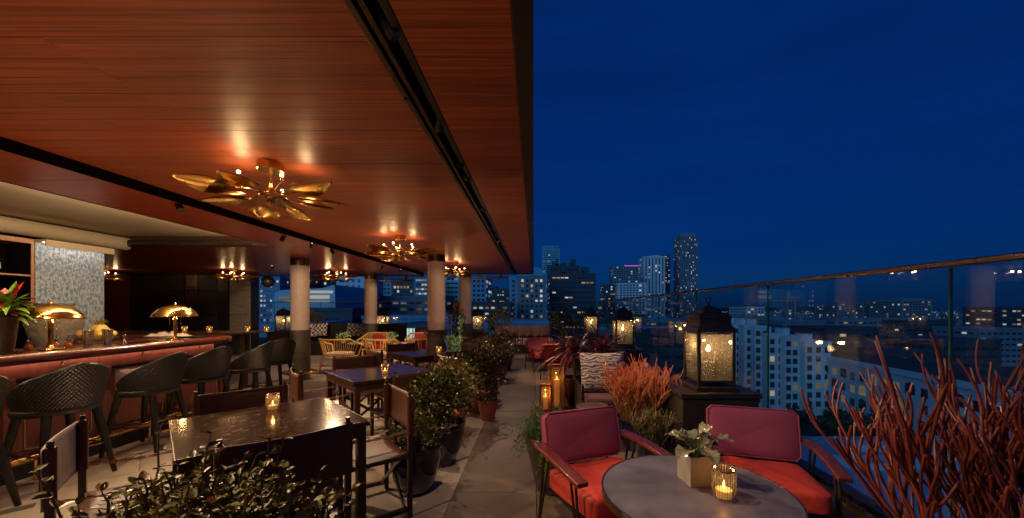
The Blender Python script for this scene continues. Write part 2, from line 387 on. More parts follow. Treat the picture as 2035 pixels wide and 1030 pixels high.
def lit(name, s, lo=(1, .62, .26), hi=(.85, .95, 1), k=.75):
    m = emis(name, lo, s); t = m.node_tree; N = t.nodes; e = N['Emission']
    g = N.new('ShaderNodeNewGeometry'); rp = N.new('ShaderNodeValToRGB'); cr = rp.color_ramp
    cr.elements[0].color = (*[c * .25 for c in lo], 1); cr.elements[1].color = (*hi, 1); cr.elements[1].position = .95
    x = cr.elements.new(.4); x.color = (*[c * .7 for c in lo], 1); x = cr.elements.new(k); x.color = (1, .85, .6, 1)
    t.links.new(g.outputs['Random Per Island'], rp.inputs[0]); t.links.new(rp.outputs[0], e.inputs[0]); return m
M['lit'] = lit('lit_window', .55)
M['litcool'] = lit('lit_window_cool', .5, lo=(.5, .75, .9), hi=(.9, 1, .95))
M['litdim'] = lit('lit_window_dim', .16)
M['points'] = lit('street_light', 2.2, k=.6)

def leafy(name, matn, parent, pts, L=.04, w=.5, jitter=.3, seg=True, droop=.0, outward=None, kind='stuff', seed=1, up=.2):
    """one mesh of folded leaves at pts (numpy n x 3)"""
    rs = np.random.RandomState(seed); n = len(pts); p = np.asarray(pts, float)
    d = rs.normal(size=(n, 3))
    if outward is not None:
        o = p - np.asarray(outward); o /= (np.linalg.norm(o, axis=1, keepdims=True) + 1e-6); d = d * .6 + o
    d[:, 2] += up - droop; d /= np.linalg.norm(d, axis=1, keepdims=True)
    a = rs.normal(size=(n, 3)); s = np.cross(d, a); s /= np.linalg.norm(s, axis=1, keepdims=True); nn = np.cross(s, d)
    l = L * (1 + jitter * rs.uniform(-1, 1, size=(n, 1))); hw = l * w * .5
    v = np.empty((n, 8, 3))
    v[:, 0] = p
    v[:, 1] = p + d * l * .35 + s * hw + nn * l * .06; v[:, 2] = p + d * l * .35 - nn * l * .02; v[:, 3] = p + d * l * .35 - s * hw + nn * l * .06
    v[:, 4] = p + d * l * .72 + s * hw * .75 + nn * l * .02; v[:, 5] = p + d * l * .72 - nn * l * .08; v[:, 6] = p + d * l * .72 - s * hw * .75 + nn * l * .02
    v[:, 7] = p + d * l - nn * l * .16
    fs = np.array([[0, 1, 2, 2], [0, 2, 3, 3], [1, 4, 5, 2], [2, 5, 6, 3], [4, 7, 5, 5], [5, 7, 6, 6]])
    faces = []
    for i in range(n):
        b = i * 8
        faces += [(b, b + 2, b + 1), (b, b + 3, b + 2), (b + 1, b + 2, b + 5, b + 4), (b + 2, b + 3, b + 6, b + 5), (b + 4, b + 5, b + 7), (b + 5, b + 6, b + 7)]
    me = bpy.data.meshes.new(name); me.from_pydata(v.reshape(-1, 3).tolist(), [], faces)
    me.polygons.foreach_set('use_smooth', [True] * len(faces)); me.materials.append(M[matn]); me.update()
    o = bpy.data.objects.new(name, me); COL.objects.link(o); adopt(o, parent)
    if kind: o['kind'] = kind
    return o

def point_light(name, parent, loc, energy, col=(1, .66, .33), r=.02, typ='POINT', aim=None, size=40, blend=.6):
    d = bpy.data.lights.new(name, typ); d.energy = energy; d.color = col
    d.shadow_soft_size = r
    if typ == 'SPOT': d.spot_size = R(size); d.spot_blend = blend
    o = bpy.data.objects.new(name, d); COL.objects.link(o)
    if parent is not None: adopt(o, parent)
    o.location = loc
    if aim is not None:
        o.rotation_euler = (Vector(loc) - Vector(aim)).to_track_quat('Z', 'Y').to_euler()
    return o
# ================================================================== SETTING: floor
def struct(o, label=None): o['kind'] = 'structure'; return o
floor = struct(MB().box(-14, 2.3, -4, 13.4, -.30, -.012).build('floor', M['tile']))
C45 = math.cos(R(45))
def tile_field(parent):
    """diagonal floor tiles with small grey inlays, thin open joints"""
    a, b = .90, .60; g = .004
    t = MB().box(-a / 2 + g, a / 2 - g, -b / 2 + g, b / 2 - g, -.012, 0).build('tile', M['tile'], parent)
    i_ = MB().box(-.12, .12, -.045, .045, -.012, .0015).build('inlay', M['tiledark'], parent)
    first = True; far = MB(); fari = MB()
    for iu in range(-20, 22):
        for iv in range(-6, 30):
            u = (iu + .5 * (iv % 2)) * a; v = iv * b
            x = (u - v) * C45 - 1.4; y = (u + v) * C45
            if not (-9.5 < x < -.55 and .2 < y < 13.1): continue
            rz = R(45)
            near = (-4.7 < x and 1.3 < y < 5.3)
            ix, iy = x + .25 * C45, y + .25 * C45
            if near:
                if first: t.location = (x, y, 0); t.rotation_euler = (0, 0, rz); i_.location = (ix, iy, 0); i_.rotation_euler = (0, 0, rz); first = False
                else:
                    inst('tile', t, parent, (x, y, 0), (0, 0, rz))
                    if (iu + iv) % 2 == 0: inst('inlay', i_, parent, (ix, iy, 0), (0, 0, rz))
            else:
                Mx = Matrix.Translation((x, y, 0)) @ Matrix.Rotation(rz, 4, 'Z')
                far.box(-a / 2 + g, a / 2 - g, -b / 2 + g, b / 2 - g, -.012, 0, Mx)
                if (iu + iv) % 2 == 0: fari.box(-.08, .32, -.045, .045, -.012, .0015, Mx)
    far.build('distant_tile', M['tile'], parent, kind='stuff'); fari.build('distant_inlay', M['tiledark'], parent, kind='stuff')
tile_field(floor)
walk = struct(MB().box(-.63, 2.02, -3, 13.2, -.012, .004).build('walkway', M['dark']))
slab0 = MB().box(-.323, .323, -1.17, 1.17, 0, .014).build('paving_slab', M['slab'], walk, bevel=.003)
k = 0
for y0 in (-.55, 1.795, 4.14, 6.485, 8.83, 11.175):
    for j, x0 in enumerate((-.305, .345, .995, 1.645)):
        if k == 0: slab0.location = (x0, y0, .004)
        else:
            s_ = inst('paving_slab', slab0, walk, (x0, y0 , .004)); m_ = s_.modifiers.new('bevel', 'BEVEL'); m_.width = .003
        k += 1
# kerb with the glass channel
kerb = struct(MB().box(2.02, 2.42, -3, 13.6, -.3, .10).build('kerb', M['bronze'], bevel=.01))
MB().box(2.15, 2.165, -3, 13.2, .10, .135).box(2.235, 2.25, -3, 13.2, .10, .135).build('glass_channel', M['copper_rail'], kerb)
fk = struct(MB().box(-14, 2.015, 13.02, 13.5, -.3, .10).build('far_kerb', M['bronze'], bevel=.01))

# ================================================================== glass railing
rail = thing('glass_railing', 'glass parapet with a copper top rail along the right edge of the terrace', 'railing', (2.2, 0, 0))
ZR = 1.67
for k in range(-1, 8):
    y0 = .44 + 1.565 * k + .006; y1 = min(13.2, y0 + 1.553)
    MB().box(-.006, .006, y0, y1, .11, ZR).build('glass_pane', M['railglass'], rail)
    MB().box(-.008, .008, y0 - .010, y0 - .002, .11, ZR - .002).build('joint_strip', M['glassedge'], rail)
MB().box(-.026, .026, -1.2, 13.24, ZR + .002, ZR + .034).build('top_rail', M['copper_rail'], rail, bevel=.006)
rail2 = thing('glass_railing', 'frameless glass parapet with a thin top rail at the far end, towards the office towers', 'railing', (0, 13.2, 0))
for k in range(10):
    x1 = 2.18 - 1.6 * k; x0 = x1 - 1.588
    MB().box(x0, x1, -.006, .006, .11, ZR - .002).build('glass_pane', M['railglass'], rail2)
    MB().box(x0 - .010, x0 - .002, -.008, .008, .11, ZR - .002).build('joint_strip', M['glassedge'], rail2)
MB().box(-14, 2.17, -.024, .024, ZR, ZR + .028).build('top_rail', M['copper_rail'], rail2, bevel=.006)

# ================================================================== ceiling
ZC, ZL = 2.55, 2.47
PW = .135
roof = struct(MB().box(-13.5, -.085, -4, 12.0, ZC + .16, ZC + .45).build('roof', M['dark']))
def plank_field(par, x0, x1, y0, y1, z, mt, near0, near1, seed):
    r = random.Random(seed); far = MB(); protos = {}
    n = int((y1 - y0) / PW)
    for i in range(n):
        y = y0 + i * PW
        near = near0 < y < near1
        xs = [x0]
        if near:
            c = x0 + r.uniform(.6, 1.9)
            while c < x1 - .5:
                xs.append(round(c * 2) / 2 + .001 * 0); c += r.uniform(1.5, 2.3)
            xs = sorted(set(xs))
        xs.append(x1)
        for a, b in zip(xs, xs[1:]):
            if b - a < .05: continue
            if near:
                L = round(b - a, 3)
                if L not in protos:
                    protos[L] = MB().box(.001, L - .001, .001, PW - .001, 0, .018).build('plank', M[mt], par, bevel=.0008, seg=1)
                    protos[L].location = (a, y, z + r.uniform(0, .0008)); continue
                o = inst('plank', protos[L], par, (a, y, z + r.uniform(0, .0012)))
                m_ = o.modifiers.new('bevel', 'BEVEL'); m_.width = .0008; m_.segments = 1
            else:
                far.box(a + .0008, b - .0008, y + .0006, y + PW - .0006, z, z + .018)
    far.build('distant_plank', M[mt], par, kind='stuff')
ceil = struct(MB().box(-3.46, -.68, -4, 11.93, ZC + .019, ZC + .1).build('ceiling', M['dark']))
plank_field(ceil, -3.46, -.68, -4, 11.9, ZC, 'ceil', 1.0, 4.6, 3)
ce = struct(MB().box(-.52, -.085, -4, 11.93, ZC + .019, ZC + .1).build('edge_ceiling', M['dark']))
plank_field(ce, -.52, -.085, -4, 11.9, ZC, 'ceil', 1.0, 4.6, 4)
# lower ceiling around the bar recess
lc = struct(MB().box(-4.25, -3.41, -4, 11.7, ZL + .019, ZL + .075).box(-13.5, -4.25, 6.27, 11.7, ZL + .019, ZL + .1).box(-13.5, -6.72, -4, 6.27, ZL + .019, ZL + .1).build('lower_ceiling', M['dark']))
plank_field(lc, -4.25, -3.41, -4, 6.26, ZL, 'ceil2', 1.0, 4.6, 5)
far = MB()
y = 6.27
while y < 11.6:
    far.box(-13.5, -3.41, y + .0006, y + PW - .0006, ZL, ZL + .018); y += PW
far.build('distant_plank', M['ceil2'], lc, kind='stuff')
MB().box(-3.408, -3.398, -4, 11.7, ZL - .004, ZC + .018).build('drop_edge', M['dark'], lc)  # near-black colour puts the shadow of the ceiling gap on this edge
MB().box(-4.262, -4.252, -4, 6.262, ZL - .003, 2.64).box(-6.70, -4.262, 6.263, 6.272, ZL - .003, 2.64).build('recess_face', M['wooddark'], lc)
rc = struct(MB().box(-6.78, -4.263, -4, 6.262, 2.642, 2.67).build('recess_ceiling', M['cream']))
MB().box(-6.1, -4.9, -4, 5.2, 2.630, 2.642).build('raised_panel', M['cream'], rc, bevel=.004)
MB().tube([(-6.72, -4, 2.52), (-6.72, 6.26, 2.52)], .105, 24).build('cove_moulding', M['cream'], rc)
MB().tube([(-6.72, 6.235, 2.52), (-4.27, 6.235, 2.52)], .06, 20).build('end_moulding', M['bronze'], rc)
# track channel and edge fascias
tr = thing('ceiling_track', 'long dark double metal track set in the wooden ceiling near its outer edge', 'track', (-.60, 0, ZC))
MB().box(-.078, .078, -4, 11.9, .05, .09).build('channel', M['dark'], tr)
MB().box(-.075, -.045, -4, 11.9, -.012, .05).build('rail', M['bronze'], tr, bevel=.003)
MB().box(-.030, -.006, -4, 11.9, -.006, .05).build('rail', M['bronze'], tr, bevel=.003)
MB().box(.045, .078, -4, 11.9, -.004, .05).build('rail', M['black'], tr, bevel=.003)
fs = struct(MB().box(-.083, -.002, -4, 12.0, ZC - .015, ZC + .46).build('fascia', M['black'], bevel=.004))
ff = struct(MB().box(-3.39, -.085, 11.935, 12.0, ZC - .012, ZC + .159).box(-13.5, -3.41, 11.72, 11.8, ZL - .02, ZL + .2).build('far_fascia', M['wooddark'], bevel=.004))
# walls
bw = struct(MB().box(-14, -.1, -4.15, -4.02, -.01, 3.1).build('back_wall', M['walldark']))
lw = struct(MB().box(-13.6, -13.5, -4, 11.7, 0, ZL).build('left_wall', M['redwall']))
farw = thing('panelled_wall', 'dark panelled end wall behind the bar with brushed steel panels beside the window', 'wall', (-8.35, 11.2, 0))
MB().box(-5.2, 0, .06, .3, 0, ZL - .003).build('core', M['walldark'], farw)
for k, (a, b, mt, nm) in enumerate([(-.62, -.004, 'metalpanel', 'steel_panel'), (-.98, -.66, 'black', 'panel'), (-1.55, -1.0, 'walldark', 'panel'), (-1.95, -1.57, 'bronze', 'panel'), (-3.5, -1.98, 'walldark', 'panel'), (-5.1, -3.6, 'redwall', 'panel')]):
    for (z0, z1) in ((.0, 1.28), (1.29, 1.98), (1.99, 2.46)):
        if nm == 'steel_panel':
            MB().box(a, a + .44, 0, .055, z0, z1).build(nm, M[mt], farw, bevel=.003); MB().box(a + .45, b, 0, .055, z0, z1).build(nm, M[mt], farw, bevel=.003)
        else: MB().box(a, b, .005 * (k % 2), .055, z0, z1).build(nm, M[mt], farw, bevel=.003)
MB().box(.0, .03, 0, .3, 0, ZL - .004).build('end_trim', M['black'], farw)

# ================================================================== columns
def column(x, y, label, ledge, top, ring=False):
    t = thing('column', label, 'column', (x, y, 0), 0, 'round riveted columns')
    MB().cyl((0, 0, 1.02), (0, 0, top - .14), .172, n=40).build('upper_shaft', M['column'], t)
    MB().cyl((0, 0, top - .14), (0, 0, top), .178, n=40).build('collar', M['bronze'], t)
    MB().cyl((0, 0, 0), (0, 0, 1.02), .188, n=40).build('lower_shaft', M['column_dark'], t)
    rv = MB()
    for a in (R(-82), R(98), R(8), R(188)):
        for i in range(16):
            z = 1.10 + i * .084
            if z < top - .17: rv.ball((.174 * math.cos(a), .174 * math.sin(a), z), .013, 8, 5)
    rv.build('rivet', M['column'], t, kind='stuff')
    rv = MB()
    for a in (R(-72), R(108)):
        for i in range(9): rv.ball((.188 * math.cos(a), .188 * math.sin(a), .12 + i * .1), .009, 8, 5)
    rv.build('lower_rivet', M['column_dark'], t, kind='stuff')
    if ledge:
        MB().lathe([(.19, 1.0), (.33, 1.0), (.335, 1.005), (.335, 1.022), (.33, 1.027), (.19, 1.027)], 8, a0=R(22.5), smooth=False, caps=False).build('ledge', M['wooddark'], t)
        br = MB()
        for q in range(4):
            a = R(45 + 90 * q); c, s = math.cos(a), math.sin(a)
            br.tube([(c * .30, s * .30, .998), (c * .24, s * .24, .95), (c * .19, s * .19, .84)], .012, 6)
        br.build('bracket', M['bronze'], t)
    if ring:
        MB().tube([(.30 * math.cos(R(a)), .30 * math.sin(R(a)), .16) for a in range(0, 360, 10)], .022, 10, closed=True).build('foot_ring', M['brass'], t)
        sp = MB()
        for q in range(4): a = R(45 + 90 * q); sp.cyl((math.cos(a) * .18, math.sin(a) * .18, .16), (math.cos(a) * .30, math.sin(a) * .30, .16), .012, n=8)
        sp.build('ring_spoke', M['brass'], t)
    return t
column(-4.80, 7.8, 'pale riveted column with a brass foot ring, at the end of the high counter', False, ZL - .002, True)
column(-2.0, 7.8, 'pale riveted column wrapped by an octagonal dark ledge near the walkway', True, ZC - .002)
column(-4.85, 11.3, 'thinner-looking pale column behind the rattan chairs, under the lower ceiling', False, ZL - .002)
column(-2.02, 11.2, 'distant pale column behind the pale green upright plant', False, ZC - .002)

# ================================================================== chandeliers
def petal(L, w, a, tilt, lift, roll, r0=.05):
    """a leaf shaped brass blade, slightly cupped, starting at radius r0"""
    def fn(u, v):
        x = r0 + u * L
        k = math.sin(math.pi * min(1, max(0, (u - .30) / .70)) ** .8) if u > .30 else 0
        hw = .008 + w * max(0, k) * .5
        if u >= .999: hw = .001
        yy = (v - .5) * 2 * hw
        zz = lift * u + .25 * w * math.cos((v - .5) * math.pi) * k - .02 * k
        yr = yy * math.cos(roll) - zz * 0; zr = zz + yy * math.sin(roll)
        c, s = math.cos(a), math.sin(a)
        return (x * c - yr * s, x * s + yr * c, zr + tilt)
    return fn
def chandelier(loc, label, drop, rz=0, energy=2.4):
    t = thing('chandelier', label, 'chandelier', loc, rz, 'brass leaf chandeliers')
    MB().lathe([(.085, 0), (.09, .004), (.09, .056), (.086, .06)], 32, (0, 0, drop - .062)).build('canopy', M['brass'], t)
    MB().cyl((0, 0, .02), (0, 0, drop - .06), .009, n=10).build('rod', M['brass'], t)
    MB().ball((0, 0, 0), .045, 14, 10).lathe([(.02, -.07), (.03, -.05), (.03, .03), (.018, .05)], 14).build('hub', M['brass'], t)
    r = random.Random(5)
    for k in range(12):
        a = 2 * math.pi * k / 12 + r.uniform(-.10, .10); up = k % 2
        L = r.uniform(.50, .56) if up else r.uniform(.32, .42)
        g = MB().grid(petal(L, r.uniform(.16, .21), a, (.012 if up else -.03), (r.uniform(-.035, .02) if up else r.uniform(-.09, -.05)), r.uniform(-.28, .28)), 12, 4)
        g.build('petal', M['brass_leaf'], t, solid=.002)
    for k in range(5):
        a = 2 * math.pi * (k + .3) / 5; x, y = .225 * math.cos(a), .225 * math.sin(a)
        MB().tube([(.03 * math.cos(a), .03 * math.sin(a), .01), (x * .7, y * .7, .045), (x, y, .055), (x, y, .065)], .005, 6).cyl((x, y, .06), (x, y, .082), .010, n=10).build('lamp_arm', M['brass'], t)
        MB().ball((x, y, .095), .0125, 12, 8).build('bulb', M['bulb'], t)
    for k in (0, 2, 3):
        a = 2 * math.pi * (k + .3) / 5
        point_light('bulb_light', t, (.225 * math.cos(a), .225 * math.sin(a), .112), energy, (1, .62, .28), .028)
    return t
ch1 = chandelier((-1.98, 2.86, 2.31), 'large brass leaf chandelier hanging nearest, over the granite tables', .238, 0.2)
d_hi = .238
dup(ch1, (-1.98, -.1, 2.31), .4, 'added brass leaf chandelier continuing the row, unseen behind the viewpoint')  # extra chandelier added out of view for its light
dup(ch1, (-2.02, 5.72, 2.31), .5, 'second brass leaf chandelier, in front of the column with the dark ledge')
dup(ch1, (-1.86, 8.95, 2.31), .9, 'third and most distant brass leaf chandelier over the walkway side tables')
ch2 = chandelier((-5.05, 9.7, 2.27), 'brass leaf chandelier over the rattan chairs between the two left columns', .198, .3)
dup(ch2, (-7.65, 9.7, 2.27), 1.0, 'brass leaf chandelier glowing in front of the brushed steel panels')
dup(ch2, (-10.9, 9.6, 2.27), .6, 'chandelier half hidden behind the blue patterned wall by the red drape')
def heater(loc, label):
    t = thing('ceiling_heater', label, 'heater', loc, 0, 'slim bar heaters')
    MB().box(-.5, .5, -.05, .05, 0, .06).build('housing', M['bronze'], t, bevel=.01)
    for s in (-1, 1): MB().box(s * .3 - .03, s * .3 + .03, -.02, .02, .062, .17).build('bracket', M['black'], t)
heater((-1.25, 11.0, 2.32), 'slim bar heater under the outer ceiling edge right of the far column')
heater((-4.1, 11.3, 2.25), 'slim bar heater between the two middle columns')
heater((-6.2, 11.0, 2.25), 'slim bar heater left of the rear column')
gl = thing('ball_pendant', 'black ball hanging below the ceiling in front of the window', 'pendant', (-7.7, 11.0, 2.24))
MB().ball((0, 0, 0), .17, 20, 14).build('ball', M['black'], gl); MB().cyl((0, 0, .165), (0, 0, .225), .012, n=8).build('rod', M['black'], gl)
# small spotlights added, none seen, on track and lower ceiling for pools of light
def fill_spot(loc, aim, label, energy, size, col=(1, .67, .40), r=.02):
    t = thing('fill_spotlight', label, 'fill_spotlight', loc, 0, 'added small black ceiling spotlights')
    d = (Vector(aim) - Vector(loc)).normalized()
    MB().cyl((0, 0, .0), (0, 0, .055), .008, n=8).build('stem', M['black'], t)
    MB().tube([-d * .05, -d * .045, d * .05, d * .05, -d * .04], [.006, .03, .03, .026, .026], 16, False).build('lamp_can', M['black'], t)
    MB().tube([-d * .036, -d * .033], [.018, .018], 14).build('lens', M['lens'], t)
    l = point_light('fill_spot_light', t, tuple(d * .075), energy, col, r, 'SPOT', None, size)
    l.rotation_euler = (-d).to_track_quat('Z', 'Y').to_euler()
M['lens'] = emis('fill_spot_lens', (1, .75, .5), 4)
TZ = 2.575
for (loc, aim, lab, e, sz) in [
    ((-.575, 1.5, TZ), (.9, 2.3, .4), 'added black track spotlight nearest the camera, aimed at the red lounge chairs', 110, 75),
    ((-.575, 2.9, TZ), (.65, 1.55, .75), 'added black track spotlight aimed back at the round table', 100, 45),
    ((-.575, 6.2, TZ), (-2.0, 7.8, 1.5), 'added black track spotlight aimed at the ledge column', 50, 40),
    ((-3.45, 5.9, 2.44), (-4.8, 7.8, 1.4), 'added black spotlight aimed at the brass-ringed column', 60, 45),
    ((-.575, 9.3, TZ), (-2.02, 11.2, 1.5), 'added black track spotlight aimed at the distant column', 40, 40),
    ((-3.45, 9.8, 2.44), (-4.85, 11.3, 1.5), 'added black spotlight aimed at the rear left column', 40, 40),
    ((-.575, 3.2, TZ), (1.4, 2.6, .5), 'added black track spotlight aimed at the right lounge chair', 70, 50),
    ((-.575, 4.2, TZ), (1.2, 4.1, .7), 'added black track spotlight above the walkway aimed at the pencil cactus', 170, 50),
    ((-.575, 5.2, TZ), (-1.6, 4.0, .7), 'added black track spotlight aimed back at the second granite table', 90, 70),
    ((-.575, 7.2, TZ), (.6, 8.0, .4), 'added black track spotlight aimed at the distant red lounge chairs', 140, 60),
    ((-.575, 8.4, TZ), (-.15, 6.9, 0), 'added black track spotlight lighting the middle of the walkway', 90, 85),
    ((-.575, 10.0, TZ), (-.1, 10.2, 0), 'added black track spotlight lighting the far part of the walkway', 60, 85),
    ((-.575, 2.3, TZ), (-1.0, 3.6, .5), 'added black track spotlight aimed at the pots beside the walkway', 60, 60),
    ((-3.45, 3.7, 2.44), (-1.2, 2.9, 0), 'added black spotlight by the ceiling drop aimed at the near tables', 200, 80),
    ((-3.45, 6.5, 2.44), (-1.3, 4.6, 0), 'added black spotlight by the ceiling drop aimed at the second table', 200, 80),
    ((-3.45, 1.4, 2.44), (-1.3, 1.5, .8), 'added black spotlight by the ceiling drop above the front shrub', 250, 60),
    ((-3.5, 5.3, 2.44), (-3.9, 4.0, 0), 'added black spotlight above the passage behind the bar stools', 130, 95),
    ((-3.5, 2.2, 2.44), (-3.9, 3.0, 0), 'added black spotlight above the nearest bar stools', 70, 90),
    ((-3.6, 9.0, 2.44), (-4.0, 9.6, 0), 'added black spotlight above the rattan chairs', 220, 100),
    ((-6.2, 9.0, 2.44), (-7.4, 11.2, 1), 'added black spotlight washing the brushed steel panels', 160, 70),
    ((-.575, 10.6, TZ), (-.4, 12.3, .5), 'most distant added black track spotlight, aimed at the striped sofa', 100, 70)]:
    fill_spot(loc, aim, lab, e, sz)
# hidden recess strip and floor uplights, added unseen to brighten ceiling and plants
cv = MB().box(-4.30, -4.285, -1, 6.1, 2.485, 2.50).build('added_cove_strip', emis('added_cove_light', (1, .74, .45), 200, True), rc)
def fill_uplight(loc, label, e, col=(1, .55, .28), size=125):
    t = thing('fill_uplight', label, 'fill_uplight', loc, 0, 'added small floor uplights among the planters')
    MB().lathe([(.035, 0), (.04, .004), (.04, .05), (.034, .05), (.034, .03), (.001, .03)], 16).build('housing', M['black'], t)
    l = point_light('fill_uplight_light', t, (0, 0, .045), e, col, .025, 'SPOT', None, size, .9)
    l.rotation_euler = (R(180), 0, 0)
for (p, l, e) in [((-2.9, .6, .02), 'small floor uplight added between the front shrub and the bar stools', 50), ((-.95, .35, .02), 'small floor uplight added behind the front shrub', 38), ((-3.05, 3.2, .02), 'small floor uplight added between the bar stools and the nearest table', 42), ((-.95, 4.15, .02), 'small floor uplight added between the pots near the second table', 42), ((-3.1, 5.3, .02), 'small floor uplight added left of the second table', 42), ((-.95, 6.9, .02), 'small floor uplight added between the farther shrubs', 40), ((-3.1, 8.0, .02), 'small floor uplight added between the two ceiling columns', 34)]:
    fill_uplight(p, l, e)
fill_spot((-.575, 5.75, TZ), (-1.42, 6.95, .75), 'added black track spotlight aimed at the pale upright plant', 110, 26, (.9, 1, .7))  # added greenish lamp to brighten the upright plant
# ================================================================== BAR
bar = thing('bar_counter', 'red mahogany bar counter with rounded rail, raised panels and brass foot rail', 'bar', (-4.15, 3.4, 0))
bar.location = (0, 0, 0)
def path_edge(off, z, y0=.9, yc=5.45, rr=.34, xl=-8.0):
    """the nosing line: along the front, round the corner, back to the left"""
    X = -4.15 - off; r = rr - off; pts = [(X, y0, z), (X, 2, z), (X, 3.5, z), (X, yc - rr, z)]
    cx, cy = -4.15 - rr, yc - rr
    for a in range(10, 91, 10): pts.append((cx + r * math.cos(R(a)), cy + r * math.sin(R(a)), z))
    pts.append((xl, yc - off, z)); return pts
def ribbon(mb, offs, z0, z1):
    A = path_edge(offs[0], z0); B = path_edge(offs[1], z0); n = len(A)
    vs = A + B + [(x, y, z1) for x, y, z in A] + [(x, y, z1) for x, y, z in B]
    fs = []
    for i in range(n - 1):
        fs += [(i, i + 1, n + i + 1, n + i), (2 * n + i, 3 * n + i, 3 * n + i + 1, 2 * n + i + 1), (i, 2 * n + i, 2 * n + i + 1, i + 1), (n + i, n + i + 1, 3 * n + i + 1, 3 * n + i)]
    mb.add(vs, fs); return mb
nose = MB(); nose.tube(path_edge(.045, 1.035), .045, 14); ribbon(nose, (.05, .12), 1.0, 1.078).build('nosing', M['mahog'], bar)
ribbon(MB(), (.121, .60), 1.03, 1.070).build('bar_top', M['bartop'], bar)
ribbon(MB(), (.601, .66), 1.0, 1.078).build('inner_rail', M['mahog'], bar)
ribbon(MB(), (.24, .58), .10, 1.0).build('body', M['mahogany_panel'], bar)
ribbon(MB(), (.20, .238), .86, .998).build('frieze', M['mahogany_panel'], bar)
ribbon(MB(), (.20, .238), .0, .12).build('plinth', M['black'], bar)
led = ribbon(MB(), (.15, .17), .985, .992).build('light_strip', emis('under_bar_light', (1, .55, .33), 20, True), bar)
X = -4.39
for k in range(6):
    y0 = 1.05 + .72 * k; y1 = y0 + .60; z0, z1 = .20, .83
    MB().box(X, X + .012, y0, y1, z0, z1).build('panel', M['mahogany_panel'], bar, bevel=.004)
    g = MB(); e = X + .014
    for (a, b, c, d) in ((y0 + .05, y1 - .05, z0 + .04, z0 + .048), (y0 + .05, y1 - .05, .56, .568), (y0 + .05, y0 + .058, z0 + .048, .56), (y1 - .058, y1 - .05, z0 + .048, .56)): g.box(e - .002, e + .003, a, b, c, d)
    g.build('gilt_line', M['goldline'], bar)
    m_ = MB(); yc, zc = (y0 + y1) / 2, .72
    v = [(X + .013, y0 + .04, .60), (X + .013, y1 - .04, .60), (X + .013, y1 - .04, .825), (X + .013, y0 + .04, .825), (X + .06, yc - .12, zc), (X + .06, yc + .12, zc)]
    m_.add(v, [(0, 1, 5, 4), (1, 2, 5), (2, 3, 4, 5), (3, 0, 4)]); m_.build('raised_panel', M['palepanel'], bar)
    MB().box(X, X + .045, y1 + .02, y1 + .10, .12, .858).build('pilaster', M['mahogany_panel'], bar, bevel=.004)
    hk = MB(); yh = y0 + .3
    for s in (-1, 1): hk.tube([(-4.345, yh, .965), (-4.325, yh + s * .018, .94), (-4.31, yh + s * .042, .935), (-4.31, yh + s * .058, .952)], .004, 6)
    hk.box(-4.352, -4.342, yh - .012, yh + .012, .945, .982).build('hook', M['bronze'], bar)
MB().tube([(-4.20, 1.0, .20), (-4.20, 5.25, .20)], .026, 14).build('foot_rail', M['brass'], bar)
for k in range(5): MB().tube([(-4.20, 1.3 + .95 * k, .2), (-4.37, 1.3 + .95 * k, .2)], .014, 8).cyl((-4.20, 1.3 + .95 * k, .001), (-4.20, 1.3 + .95 * k, .176), .012, n=8).build('rail_bracket', M['brass'], bar)
# inner work counter
wc = thing('work_counter', 'low dark work counter inside the bar', 'counter', (-5.1, 3.2, 0))
MB().box(-.29, .29, -2.2, 1.6, 0, .90).build('body', M['black'], wc); MB().box(-.30, .30, -2.2, 1.6, .902, .93).build('worktop', M['metalpanel'], wc)

# brass dome lamps
def bar_lamp(loc, label, rz=0):
    t = thing('brass_lamp', label, 'lamp', loc, rz, 'brass dome lamps on the bar')
    MB().lathe([(.0001, 0), (.075, 0), (.088, .004), (.086, .010), (.05, .016), (.02, .022), (.013, .04)], 32).build('base', M['brass'], t)
    MB().lathe([(.011, .04), (.016, .06), (.019, .16), (.016, .24), (.022, .255), (.012, .27), (.012, .35)], 20).build('stem', M['brass'], t)
    MB().lathe([(.215, .283), (.214, .293), (.196, .330), (.16, .370), (.115, .400), (.06, .420), (.012, .426)], 48, caps=False).build('lamp_shade', M['brass'], t, solid=.003)
    MB().lathe([(.012, .426), (.016, .434), (.006, .444), (.009, .452), (.0001, .460)], 12).build('finial', M['brass'], t)
    for s in (-1, 1):
        MB().cyl((s * .05, 0, .35), (s * .05, 0, .20), .0022, n=6).ball((s * .05, 0, .196), .006, 8, 6).build('pull_chain', M['brass'], t)
        MB().tube([(0, 0, .34), (s * .035, .04, .345), (s * .055, .055, .342)], .005, 6).build('lamp_arm', M['brass'], t)
        MB().ball((s * .065, .062, .335), .02, 10, 8).build('bulb', M['bulb'], t)
        point_light('bulb_light', t, (s * .065, .062, .308), 3.6, (1, .62, .26), .02)
    return t
lp = bar_lamp((-4.50, 3.54, 1.071), 'polished brass dome lamp on the bar beside the flower vase')
dup(lp, (-4.36, 4.62, 1.071), .8, 'polished brass dome lamp standing alone near the rounded end of the bar')

